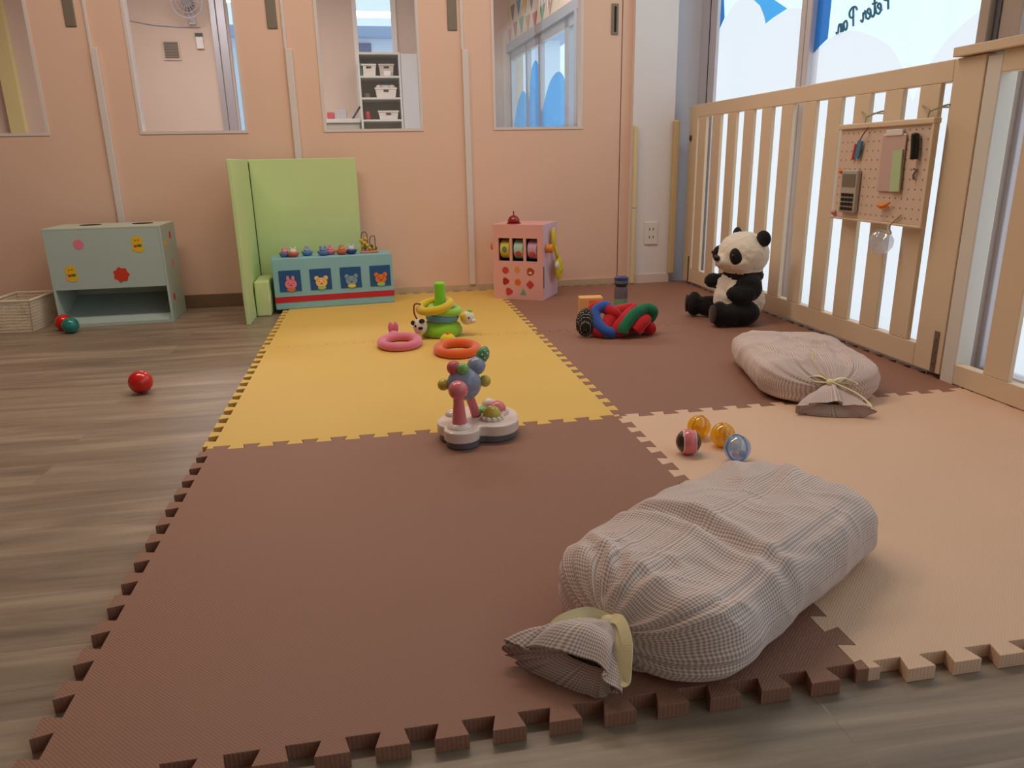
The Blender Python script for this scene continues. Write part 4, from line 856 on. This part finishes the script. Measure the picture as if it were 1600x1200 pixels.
bm = bm_new(); ell(bm, (px_, py_, 0.130), (0.0225, 0.0225, 0.0225)); obj('post_ball', bm, PKP, t, smooth=True)
wh = obj('wheel', (lambda b: (ell(b, (-0.030, -0.005, 0.128), (0.041, 0.030, 0.040)), b)[-1])(bm_new()), BGR, t, smooth=True)
bm = bm_new(); tube(bm, smooth_path([(-0.004, 0.006, 0.045), (-0.01, 0.004, 0.07), (-0.02, 0.0, 0.100)], 4), 0.011, 14); obj('wheel_post', bm, PKP, t, smooth=True)
for c, r, m_, nm in (((-0.078, 0.0, 0.128), 0.014, OLV, 'knob_yellow'), ((0.020, 0.0, 0.130), 0.014, OLV, 'knob_yellow'), ((-0.033, -0.018, 0.168), 0.0145, GRP, 'knob_green'), ((-0.052, -0.002, 0.168), 0.017, mat('rose_dotted', (206, 90, 100), 0.3), 'knob_rose'), ((0.002, 0.01, 0.166), 0.022, BGR, 'knob_blue')):
    bm = bm_new(); ell(bm, c, r, seg=22, rings=14); obj('knob', bm, m_, wh, smooth=True)
bm = bm_new(); lathe(bm, (0, 0, 0), [(0.006, -0.022), (0.014, -0.012), (0.016, 0.0), (0.012, 0.012), (0.004, 0.020)], 20); xf(bm, bm.verts[:], (0.020, 0.02, 0.190), (0, R(25), 0)); lf = obj('green_bud', bm, mat('green_dotted', (90, 150, 100), 0.3), wh, smooth=True)
bm = bm_new()
for a, b in ((0.012, 0.196), (0.022, 0.200), (0.016, 0.208), (0.028, 0.21), (0.022, 0.217)): ell(bm, (a, 0.0055, b - 0.015), (0.0022, 0.002, 0.0022), seg=8, rings=6)
obj('dots', bm, WPL, lf, smooth=True)
for (cx, cy), m_ in (((0.050, 0.018), PKP), ((0.032, -0.018), OLV)):
    bm = bm_new(); lathe(bm, (cx, cy, 0.040), [(0.026, 0), (0.027, 0.006), (0.022, 0.010)], 32)
    for i in range(12): a = i * PI / 6; ell(bm, (cx + 0.024 * math.cos(a), cy + 0.024 * math.sin(a), 0.047), 0.0055, seg=10, rings=8)
    obj('button_collar', bm, WPL, t, smooth=True)
    bm = bm_new(); ell(bm, (cx, cy, 0.052), (0.0215, 0.0215, 0.021)); obj('dome_button', bm, m_, t, smooth=True)
bm = bm_new(); ell(bm, (0.012, 0.02, 0.050), (0.016, 0.016, 0.012)); obj('green_button', bm, GRP, t, smooth=True)
bm = bm_new(); ell(bm, (0.035, 0.050, 0.055), (0.018, 0.016, 0.016)); ell(bm, (-0.055, 0.03, 0.044), (0.02, 0.02, 0.012)); obj('cover_bump', bm, WPL, t, smooth=True)

# ================================================================ knot toy, box, bottle
RK = mat('red_jersey', (196, 20, 30), 0.9, sheen=0.15, bump=(200, 0.2, 0.001)); BK = mat('blue_jersey', (52, 88, 170), 0.9, sheen=0.15); GK = mat('green_jersey', (20, 110, 70), 0.9, sheen=0.15)
t = thing('knot_ball', 'knotted red, blue and green cloth tube toy on the brown mat', 'soft toy', (1.290, 1.870, MZ + 0.003), R(-14))
bm = bm_new(); tube(bm, smooth_path([(-0.105, -0.02, 0.028), (-0.07, -0.045, 0.024), (-0.03, 0.0, 0.075), (0.015, 0.03, 0.085), (0.045, 0.03, 0.085), (0.01, -0.02, 0.06), (-0.02, -0.045, 0.024), (0.01, -0.02, 0.022), (0.06, 0.02, 0.03), (0.085, 0.0, 0.055), (0.07, -0.035, 0.05), (0.045, -0.05, 0.022)], 10), 0.0235, 16); obj('red_tube', bm, RK, t, smooth=True)
bm = bm_new(); tube(bm, smooth_path([(-0.10, 0.03, 0.035), (-0.105, 0.03, 0.085), (-0.07, 0.01, 0.10), (-0.03, -0.01, 0.08), (-0.01, 0.02, 0.06)], 10), 0.022, 16); tube(bm, smooth_path([(-0.02, 0.03, 0.03), (0.06, 0.06, 0.03), (0.10, 0.03, 0.025), (0.102, -0.02, 0.022)], 10), 0.0225, 16); obj('red_tube', bm, RK, t, smooth=True)
bm = bm_new(); tube(bm, smooth_path([(-0.035, 0.01, 0.088), (-0.065, 0.0, 0.105), (-0.095, -0.01, 0.09), (-0.097, -0.03, 0.066), (-0.075, -0.055, 0.035), (-0.045, -0.058, 0.019), (-0.015, -0.03, 0.018)], 10), 0.0195, 16); obj('blue_tube', bm, BK, t, smooth=True)
bm = bm_new(); tube(bm, smooth_path([(0.0, -0.065, 0.019), (0.005, -0.06, 0.04), (0.045, -0.03, 0.082), (0.085, 0.0, 0.095), (0.112, 0.005, 0.085), (0.105, 0.02, 0.055)], 10), 0.0210, 16); obj('green_tube', bm, GK, t, smooth=True)
def dotted():
    m = bpy.data.materials.new('black_white_dotted'); m.use_nodes = True; N = m.node_tree.nodes; L = m.node_tree.links; b = N['Principled BSDF']
    tc = N.new('ShaderNodeTexCoord'); v = N.new('ShaderNodeTexVoronoi'); v.inputs['Scale'].default_value = 190; v.inputs['Randomness'].default_value = 0.15
    L.new(tc.outputs['Object'], v.inputs[0]); r = N.new('ShaderNodeValToRGB'); r.color_ramp.interpolation = 'CONSTANT'
    r.color_ramp.elements[0].color = (0.8, 0.72, 0.6, 1); r.color_ramp.elements[1].position = 0.26; r.color_ramp.elements[1].color = (0.012, 0.01, 0.01, 1)
    L.new(v.outputs[0], r.inputs[0]); L.new(r.outputs[0], b.inputs['Base Color']); b.inputs['Roughness'].default_value = 0.85
    return m
bm = bm_new(); ell(bm, (0, 0, 0), (0.036, 0.022, 0.052), (R(-14), R(3), 0))
obj('dotted_pad', bm, dotted(), t, smooth=True, loc=(-0.133, -0.035, 0.052))
bm = bm_new(); ell(bm, (-0.158, -0.03, 0.03), (0.010, 0.012, 0.013)); ell(bm, (-0.108, -0.01, 0.045), (0.022, 0.022, 0.044)); obj('black_pad', bm, BP_, t, smooth=True)
t = thing('toy_block', 'cream and orange block behind the knotted cloth toy', 'block', (1.268, 2.20, MZ), R(-8))
bm = bm_new(); box(bm, -0.050, 0.045, -0.03, 0.03, 0, 0.088); obj('body', bm, mat('cream_orange', (240, 176, 110), 0.6), t, bevel=0.003)
bm = bm_new(); box(bm, -0.012, 0.046, -0.0315, 0.0315, 0.058, 0.078); obj('orange_band', bm, OR, t, bevel=0.001)
t = thing('small_bottle', 'small bottle with a dark blue lid behind the knotted toy', 'bottle', (1.449, 2.36, MZ), 0)
bm = bm_new(); lathe(bm, (0, 0, 0), [(0.024, 0), (0.029, 0.004), (0.029, 0.045)], 36); obj('base', bm, mat('mint_clear', (120, 170, 140), 0.25), t, smooth='auto')
bm = bm_new(); lathe(bm, (0, 0, 0.045), [(0.029, 0), (0.029, 0.040), (0.0265, 0.048), (0.026, 0.052)], 36); obj('body', bm, mat('grey_beads', (112, 100, 112), 0.5, var=(180, 0.5)), t, smooth='auto')
bm = bm_new(); lathe(bm, (0, 0, 0.097), [(0.024, 0), (0.024, 0.006), (0.030, 0.008), (0.030, 0.014)], 36); obj('neck_band', bm, mat('dark_band', (46, 40, 52), 0.5), t, smooth='auto')
bm = bm_new(); lathe(bm, (0, 0, 0.111), [(0.030, 0), (0.030, 0.012)], 36); obj('lid_label', bm, mat('blue_grey_label', (104, 110, 120), 0.5), t, smooth='auto')
bm = bm_new(); lathe(bm, (0, 0, 0.123), [(0.030, 0), (0.030, 0.012), (0.026, 0.015)], 36); obj('lid', bm, mat('lid_navy', (52, 64, 120), 0.4), t, smooth='auto')

# ================================================================ PANDA
t = thing('plush_panda', 'sitting black and white plush panda leaning by the slatted gate', 'soft toy', (1.812, 1.985, MZ), R(172))
PW = mat('panda_white_fur', (240, 226, 208), 0.95, sheen=0.5, bump=(260, 0.6, 0.003)); PB = mat('panda_black_fur', (17, 15, 18), 0.95, sheen=0.08, bump=(260, 0.6, 0.003))
HA = R(15)
def hr(x, y, z): return (x * math.cos(HA) - y * math.sin(HA), x * math.sin(HA) + y * math.cos(HA), z)
prims = [
 ((0.004, 0, 0.088), (0.100, 0.086, 0.088), (0, R(-12), 0), 'belly'),
 ((0.008, 0, 0.135), (0.080, 0.080, 0.078), (0, R(-8), 0), 'chest'),
 ((0.000, 0, 0.262), (0.097, 0.102, 0.087), (0, 0, 0), 'head'),
 (hr(0.074, 0, 0.240), (0.042, 0.044, 0.034), (0, 0, HA), 'head'),
 (hr(0.030, 0.052, 0.238), (0.055, 0.042, 0.044), (0, 0, HA), 'head'), (hr(0.030, -0.052, 0.238), (0.055, 0.042, 0.044), (0, 0, HA), 'head'),
 ((-0.006, 0, 0.182), (0.076, 0.088, 0.034), (0, 0, 0), 'yoke'),
 ((-0.008, 0.078, 0.148), (0.046, 0.036, 0.054), (0, R(20), 0), 'arm'), ((0.018, 0.096, 0.120), (0.046, 0.032, 0.036), (0, R(30), 0), 'arm'), ((0.050, 0.084, 0.122), (0.034, 0.028, 0.028), (0, R(-12), R(-20)), 'arm'),
 ((-0.002, -0.078, 0.150), (0.046, 0.036, 0.052), (0, R(20), 0), 'arm'), ((0.045, -0.088, 0.145), (0.050, 0.030, 0.034), (0, 0, 0), 'arm'), ((0.088, -0.072, 0.152), (0.036, 0.030, 0.030), (0, 0, 0), 'arm'),
 ((0.010, 0.082, 0.048), (0.062, 0.050, 0.047), (0, 0, R(8)), 'leg'), ((0.070, 0.092, 0.044), (0.055, 0.040, 0.042), (0, 0, R(5)), 'leg'), ((0.108, 0.094, 0.050), (0.032, 0.040, 0.049), (0, 0, R(8)), 'leg'),
 ((0.025, -0.075, 0.046), (0.070, 0.046, 0.044), (0, 0, R(-18)), 'leg'), ((0.090, -0.096, 0.044), (0.060, 0.038, 0.042), (0, 0, R(-20)), 'leg'), ((0.148, -0.114, 0.052), (0.032, 0.040, 0.050), (0, 0, R(-20)), 'leg'),
]
obj_p = blob('body', prims, 0.0055, [PW, PB], lambda c, k: 1 if k in ('arm', 'leg', 'yoke') else (1 if (k == 'chest' and (c.x < 0.020 or abs(c.y) > 0.066) and c.z > 0.11) else 0), t, 0.0022, 5)
for s in (1, -1):
    bm = bm_new(); ell(bm, hr(-0.026, s * 0.086, 0.328), (0.016, 0.032, 0.030), (R(-25 * s), 0, HA + R(15 * s))); obj('ear', bm, PB, t, smooth=True)
    bm = bm_new(); ell(bm, hr(0.068, s * 0.058, 0.262), (0.026, 0.024, 0.034), (R(18 * s), 0, HA + R(20 * s))); obj('eye_patch', bm, PB, t, smooth=True)
    bm = bm_new(); ell(bm, hr(0.089, s * 0.068, 0.268), 0.0075); obj('eye', bm, mat('glossy_black_eye', (12, 8, 8), 0.08), t, smooth=True)
bm = bm_new(); ell(bm, hr(0.116, 0, 0.254), (0.010, 0.017, 0.012), (0, 0, HA)); obj('nose', bm, mat('nose_black', (16, 12, 12), 0.5), t, smooth=True)
bm = bm_new(); tube(bm, smooth_path([hr(0.104, 0.026, 0.226), hr(0.110, 0.012, 0.220), hr(0.114, 0.0, 0.227), hr(0.110, -0.012, 0.220), hr(0.104, -0.026, 0.226)], 5), 0.0014, 6); tube(bm, [hr(0.115, 0, 0.243), hr(0.114, 0, 0.227)], 0.0012, 6); obj('mouth', bm, mat('mouth_pink', (186, 140, 130), 0.8), t, smooth=True)
PADM = mat('foot_pad_brown', (62, 38, 32), 0.9, sheen=0.2)
bm = bm_new(); ell(bm, (0.136, 0.098, 0.050), (0.008, 0.030, 0.036), (0, 0, R(8))); obj('foot_pad', bm, PADM, t, smooth=True)
bm = bm_new(); ell(bm, (0.176, -0.124, 0.053), (0.008, 0.030, 0.037), (0, 0, R(-20))); obj('foot_pad', bm, PADM, t, smooth=True)

# ================================================================ drawstring bags
GM = gingham('brown_gingham_cotton')
def sgn(v, e): return math.copysign(abs(v) ** e, v)
def bag(label, loc, rz, L, W, H, creases, seed, ruff, nearf=0.17, neckz=0.045, yaw=0.0, lat=0.0):
    """x: from the far end (0) to the neck (L), then the ruffle"""
    t = thing('drawstring_bag', label, 'bag', loc, rz, 'gingham drawstring bags')
    bm = bm_new(); nv = 240
    uvl = bm.loops.layers.uv.new('UVMap')
    sd = Vector((seed * 7.3, seed * 3.1, seed * 1.7))
    # arc-length table of the widest section, so that the check keeps its size all round
    def sect(th, wv, hv, ey, ez): return wv * sgn(math.cos(th), ey), hv / 2 * sgn(math.sin(th), ez)
    ths = []; acc = [0.0]; M_ = 4000; last = sect(0, W, H, 0.55, 0.66)
    for k in range(1, M_ + 1):
        c = sect(2 * PI * k / M_, W, H, 0.55, 0.66); acc.append(acc[-1] + math.hypot(c[0] - last[0], c[1] - last[1])); last = c
    per = acc[-1]; k = 0
    for j in range(nv):
        while acc[k] < per * j / nv: k += 1
        ths.append(2 * PI * k / M_)
    # stations along the bag: denser towards both ends
    st = [0.5 - 0.5 * math.cos(PI * i / 200) for i in range(201)]
    st = [0.35 * a_ + 0.65 * (i / 200) for i, a_ in enumerate(st)]
    st = [q for q in st if q < 0.955] + [0.955 + 0.045 * (1 - (1 - i / 40) ** 2) for i in range(41)]
    ringsL = [('b', q) for q in st] + [('r', i / 50) for i in range(1, 51)]
    grid = []; us = []; ulen = 0; lastc = None
    cyw, syw = math.cos(yaw), math.sin(yaw)
    for kind, q in ringsL:
        row = []
        if kind == 'b':
            u = L * q; far = min(1, q / 0.16); near = min(1, (1 - q) / nearf)
            e1 = (1 - (1 - far) ** 2.8) ** (1 / 2.4); e2 = (1 - (1 - near) ** 2.6) ** (1 / 2.0)
            nk = 0.013
            wv = max(W * e1 * (e2 if q > .5 else 1), nk if q > 0.5 else 0.0006)
            hv = H * (e1 ** 0.8) * ((0.10 + 0.90 * e2 ** 0.7) if q > .5 else 1)
            hv = max(hv, 2 * nk if q > .5 else 0.0006)
            zc = hv / 2 + (neckz - hv / 2) * (1 - e2) if q > .5 else hv / 2 + (0.42 * H - hv / 2) * (1 - far) ** 1.5
            if q > .5: zc = max(zc, hv / 2)
            wide = max(0, 1 - (1 - q) / (nearf * 2.6))
            rf = 0
        else:
            u = L + ruff[0] * q; rf = q ** 0.75
            wv = 0.013 + ruff[1] * rf; hv = 0.026 + ruff[2] * math.sin(rf * PI * 0.84)
            zc = max(neckz * (1 - q) + 0.016 * q, hv / 2 * 0.9)
        for j in range(nv):
            th = ths[j]; ct, sn = math.cos(th), math.sin(th)
            if kind == 'b': y, z = sect(th, wv, hv, 0.55, 0.66)
            else:
                thr = 2 * PI * j / nv; ct, sn = math.cos(thr), math.sin(thr); y, z = wv * sgn(ct, 0.7), hv / 2 * sgn(sn, 0.8)
                if q < 0.2:
                    y0_, z0_ = sect(th, wv, hv, 0.55, 0.66); kk = q / 0.2; y = y0_ * (1 - kk) + y * kk; z = z0_ * (1 - kk) + z * kk
            rad = math.hypot(y, z) + 1e-6
            aj = 2 * PI * j / nv
            pn = noise.noise(Vector((math.cos(aj) * 2.0, math.sin(aj) * 2.0, seed))) * 4
            if kind == 'b':
                pl_ = math.cos(aj * 13 + pn * 2) * 0.6 + math.cos(aj * 23 + pn * 3 + seed) * 0.4
                dr = pl_ * (wide ** 1.6) * min(rad * 0.15, 0.0060)
            else:
                amp = (0.0022 + 0.0075 * rf)
                dr = amp * (math.cos(aj * 4 + pn * 1.3) * 0.7 + math.cos(aj * 9 + pn * 2) * 0.30) + 0.002 * (1 - rf) * math.cos(aj * 13 + pn * 2)
            y += y / rad * dr; z += z / rad * dr
            p = Vector((u, y, z + zc))
            if kind == 'b':
                body = min(1, far * 2) * min(1, near * 1.5)
                warp = Vector((noise.noise(p * 7 + sd), noise.noise(p * 7 + sd + Vector((9, 0, 0))), 0)) * 0.035
                n1 = noise.noise((p + warp) * 7 + sd)
                rdg = 1 - abs(noise.noise(Vector(((p.x + warp.x) * 8, (p.y + warp.y) * 9, p.z * 6)) + sd * 2)) * 3.2
                rd2 = 1 - abs(noise.noise(Vector(((p.x + warp.x * 2) * 15 + (p.y) * 8, (p.y + warp.y) * 19, p.z * 14)) + sd)) * 3.4
                top = max(0, sn) ** 0.4
                dz = body * (n1 * 0.012 + max(0, rdg) * 0.0055 + max(0, rd2) * 0.0022)
                for (x1, y1, x2, y2, dep, wd) in creases:
                    ax_, ay = x2 - x1, y2 - y1; l2 = ax_ * ax_ + ay * ay
                    tt_ = max(0, min(1, ((p.x - x1) * ax_ + (p.y - y1) * ay) / l2))
                    dd = math.hypot(p.x - x1 - ax_ * tt_ + warp.x * .5, p.y - y1 - ay * tt_ + warp.y * .5)
                    dz -= dep * math.exp(-(dd / wd) ** 2) * top * (0.35 + 0.65 * math.sin(PI * min(1, max(0, tt_ * .9 + .05))))
                    dz += dep * 0.45 * math.exp(-((dd - wd * 1.9) / wd) ** 2) * top
                p.z += dz * max(0, sn) ** 0.5
                k_ = body * (n1 * 0.008 + max(0, rdg) * 0.004 + max(0, rd2) * 0.0018)
                p.y += math.copysign(1, ct) * k_ * abs(ct) ** 0.5
                p.x += (1 - far) * noise.noise(p * 14 + sd) * 0.012
            else:
                p.z += 0.006 * rf * noise.noise(p * 22 + sd); p.x += 0.012 * rf * noise.noise(Vector((aj * 1.2, seed, 0)))
                dx, dy = p.x - L, p.y + lat * q ** 0.7; kk = min(1, q * 2.5)
                p.x = p.x * (1 - kk) + (L + dx * cyw - dy * syw) * kk; p.y = p.y * (1 - kk) + (dx * syw + dy * cyw) * kk
            p.z = max(p.z, 0.0012 + 0.0008 * noise.noise(p * 30))
            row.append(bm.verts.new(p))
        c = row[nv // 4].co.copy()
        if lastc is not None: ulen += (c - lastc).length
        lastc = c; us.append(ulen); grid.append(row)
    nu = len(grid) - 1
    for i in range(nu):
        for j in range(nv):
            j2 = (j + 1) % nv
            f = bm.faces.new((grid[i][j], grid[i][j2], grid[i + 1][j2], grid[i + 1][j]))
            v0, v1 = per * j / nv, per * (j + 1) / nv
            for l, c in zip(f.loops, ((us[i], v0), (us[i], v1), (us[i + 1], v1), (us[i + 1], v0))): l[uvl].uv = c
    bm.faces.new(grid[0][::-1])
    cc = Vector((L + ruff[0] * 0.3 * cyw, ruff[0] * 0.3 * syw, neckz * .8)); lip = []
    for j in range(nv): lip.append(bm.verts.new(grid[nu][j].co.lerp(cc, 0.6)))
    for j in range(nv):
        j2 = (j + 1) % nv; f = bm.faces.new((grid[nu][j], grid[nu][j2], lip[j2], lip[j]))
        for l, c in zip(f.loops, ((0, per * j / nv), (0, per * (j + 1) / nv), (0.05, per * (j + 1) / nv), (0.05, per * j / nv))): l[uvl].uv = c
    obj('cloth_body', bm, GM, t, smooth=True)
    return t
b1o = Vector((1.135, 0.375, MZ)); b1a = math.atan2(-0.27, -0.41)
t1 = bag('large grey beige gingham drawstring bag lying nearest the camera', b1o, b1a, 0.545, 0.143, 0.120,
  [(0.345, -0.12, 0.34, 0.13, 0.014, 0.011), (0.455, -0.06, 0.52, -0.02, 0.006, 0.008), (0.45, 0.02, 0.53, 0.0, 0.006, 0.009), (0.47, -0.11, 0.535, -0.03, 0.007, 0.009), (0.08, 0.105, 0.47, 0.10, 0.005, 0.007), (0.33, 0.10, 0.26, 0.125, 0.005, 0.008), (0.06, -0.04, 0.20, 0.02, 0.005, 0.014)], 1, (0.070, 0.064, 0.046), 0.17, 0.045, R(14), -0.038)
b2o = Vector((1.668, 1.43, MZ)); b2a = math.atan2(-0.50, -0.13)
t2_ = bag('smaller gingham drawstring bag on the brown mat behind the rattle balls', b2o, b2a, 0.50, 0.162, 0.100,
  [(0.10, -0.13, 0.20, 0.12, 0.008, 0.012), (0.18, 0.10, 0.42, 0.05, 0.008, 0.012), (0.24, -0.12, 0.42, -0.06, 0.008, 0.010), (0.26, -0.02, 0.31, 0.12, 0.006, 0.01), (0.36, 0.0, 0.47, 0.0, 0.006, 0.01)], 4, (0.080, 0.075, 0.024), 0.26, 0.045, R(-8))
RIB = mat('cream_ribbon', (238, 222, 176), 0.7, bump=(200, 0.2, 0.001))
def ribbon(bm, pts, w_, up=None):
    P = smooth_path(pts, 10); n = len(P); rows = []
    for i, p in enumerate(P):
        tg = (P[min(i + 1, n - 1)] - P[max(i - 1, 0)]).normalized()
        u = Vector(up) if up else Vector((0, 0, 1)); s = tg.cross(u)
        s = s.normalized() if s.length > 1e-3 else Vector((0, 1, 0))
        nn = s.cross(tg).normalized() * 0.0007
        rows.append([bm.verts.new(p + s * w_ / 2 + nn), bm.verts.new(p - s * w_ / 2 + nn), bm.verts.new(p - s * w_ / 2 - nn), bm.verts.new(p + s * w_ / 2 - nn)])
    for a, b in zip(rows, rows[1:]):
        for k in range(4): bm.faces.new((a[k], a[(k + 1) % 4], b[(k + 1) % 4], b[k]))
    bm.faces.new(rows[0][::-1]); bm.faces.new(rows[-1])
# bag 1 bow (local frame: x towards neck)
bm = bm_new(); torus(bm, (0.547, 0, 0.045), 0.0165, 0.0035, (0, R(90), 0)); ell(bm, (0.549, 0, 0.066), (0.010, 0.011, 0.008)); obj('tie_band', bm, RIB, t1, smooth=True)
bm = bm_new(); ribbon(bm, [(0.548, 0.000, 0.068), (0.562, -0.024, 0.074), (0.588, -0.044, 0.066), (0.604, -0.050, 0.052), (0.598, -0.046, 0.050), (0.574, -0.030, 0.062), (0.550, -0.004, 0.066)], 0.013, (1, 0.1, 0.55)); obj('bow_loop', bm, RIB, t1)
bm = bm_new(); ribbon(bm, [(0.548, 0.000, 0.068), (0.554, 0.022, 0.080), (0.572, 0.048, 0.070), (0.590, 0.062, 0.046), (0.594, 0.064, 0.036), (0.584, 0.052, 0.044), (0.566, 0.030, 0.062), (0.552, 0.008, 0.067)], 0.014, (0.5, -0.3, 0.8)); obj('bow_loop', bm, RIB, t1)
bm = bm_new(); torus(bm, (0.50, 0, 0.045), 0.017, 0.0035, (0, R(90), 0)); ell(bm, (0.50, 0, 0.066), (0.011, 0.012, 0.009)); obj('tie_band', bm, RIB, t2_, smooth=True)
bm = bm_new(); ribbon(bm, [(0.50, 0.0, 0.068), (0.485, -0.022, 0.078), (0.475, -0.052, 0.074), (0.478, -0.055, 0.068), (0.494, -0.03, 0.066), (0.50, -0.002, 0.066)], 0.011, (0, 0, 1)); obj('bow_loop', bm, RIB, t2_)
bm = bm_new(); ribbon(bm, [(0.50, 0.0, 0.068), (0.500, 0.028, 0.078), (0.500, 0.058, 0.068), (0.502, 0.060, 0.062), (0.502, 0.03, 0.066), (0.50, 0.002, 0.066)], 0.011, (0, 0, 1)); obj('bow_loop', bm, RIB, t2_)
bm = bm_new(); ribbon(bm, [(0.50, 0.0, 0.068), (0.46, -0.018, 0.086), (0.43, -0.026, 0.105), (0.405, -0.018, 0.118), (0.385, -0.022, 0.126)], 0.013, (0.2, 1, 0.6)); obj('bow_tail', bm, RIB, t2_)
bm = bm_new(); ribbon(bm, [(0.50, 0.0, 0.068), (0.525, 0.02, 0.064), (0.55, 0.05, 0.052), (0.575, 0.07, 0.036), (0.59, 0.066, 0.03)], 0.012, (0, 0.3, 1)); obj('bow_tail', bm, RIB, t2_)

# ================================================================ rattle balls
t = thing('rattle_ball', 'rattle ball with a pink middle band and dark brown sides', 'ball', (1.065, 0.727, MZ + 0.028), R(-12), 'rattle balls on the peach mat')
bm = bm_new(); r0 = 0.028; n_ = 24
lathe(bm, (0, 0, 0), [(max(0.0005, math.sqrt(max(0, r0 ** 2 - z * z))), z) for z in [r0 * math.sin(a) for a in [(-0.48 + 0.96 * i / 12) for i in range(13)]]], 40); xf(bm, bm.verts[:], (0, 0, 0), (0, R(90), 0)); obj('pink_band', bm, PKP, t, smooth='auto')
DKP = mat('dark_brown_plastic', (58, 36, 34), 0.2, coat=0.4)
for s in (1, -1):
    bm = bm_new(); lathe(bm, (0, 0, 0), [(max(0.0005, (r0 * 0.985) * math.cos(a)), s * r0 * 0.985 * math.sin(a)) for a in [0.50 + (PI / 2 - 0.50) * i / 12 for i in range(13)]], 40); xf(bm, bm.verts[:], (0, 0, 0), (0, R(90), 0)); obj('dark_cap', bm, DKP, t, smooth='auto')
    bm = bm_new(); tube(bm, [Matrix.Rotation(R(90), 3, 'Y') @ Vector((r0 * math.cos(0.49) * math.cos(a), r0 * math.cos(0.49) * math.sin(a), s * r0 * math.sin(0.49))) for a in [2 * PI * i / 40 for i in range(40)]], 0.0012, 8, closed=True); obj('white_ring', bm, WPL, t, smooth=True)
def clearball(loc, r, m, label, beads, rz=0, seam=None):
    t = thing('rattle_ball', label, 'ball', (loc[0], loc[1], MZ + r), rz, 'rattle balls on the peach mat')
    bm = bm_new(); ell(bm, (0, 0, 0), r, seg=36, rings=24); obj('shell', bm, m, t, smooth=True)
    for c, br, bmт in beads:
        bm = bm_new(); ell(bm, c, br, seg=16, rings=12); obj('bead', bm, bmт, t, smooth=True)
    if seam:
        bm = bm_new(); torus(bm, (0, 0, 0), r * 0.985, 0.0022, seam[0]); obj('seam_ring', bm, seam[1], t, smooth=True)
    return t
OB = mat('orange_bead', (240, 140, 10), 0.4)
clearball((1.128, 0.815), 0.0265, YPLASTIC, 'clear yellow rattle ball farther back, behind the pink banded ball', [((-0.006, -0.004, -0.006), 0.011, OB), ((0.008, 0.004, -0.012), 0.008, OB)], seam=((R(90), 0, R(30)), mat('yellow_ring', (236, 170, 20), 0.3)))
clearball((1.157, 0.752), 0.0272, YPLASTIC, 'clear yellow rattle ball touching the pale blue one', [((-0.006, 0.0, -0.010), 0.010, OB), ((0.007, -0.004, 0.004), 0.009, mat('yellow_bead', (236, 190, 40), 0.4))], seam=((R(90), 0, R(75)), mat('yellow_ring', (236, 170, 20), 0.3)))
BB = mat('ring_blue', (84, 142, 204), 0.25, coat=0.3)
clearball((1.150, 0.668), 0.0285, BPLASTIC, 'clear pale blue rattle ball with beads inside, nearest the camera', [((-0.009, -0.010, -0.009), 0.0065, PINKS), ((0.007, -0.012, -0.010), 0.0075, mat('bead_slate', (80, 110, 150), 0.3)), ((0.0, -0.002, -0.016), 0.007, mat('bead_ivory', (236, 226, 200), 0.3))], seam=((R(68), 0, R(18)), BB))
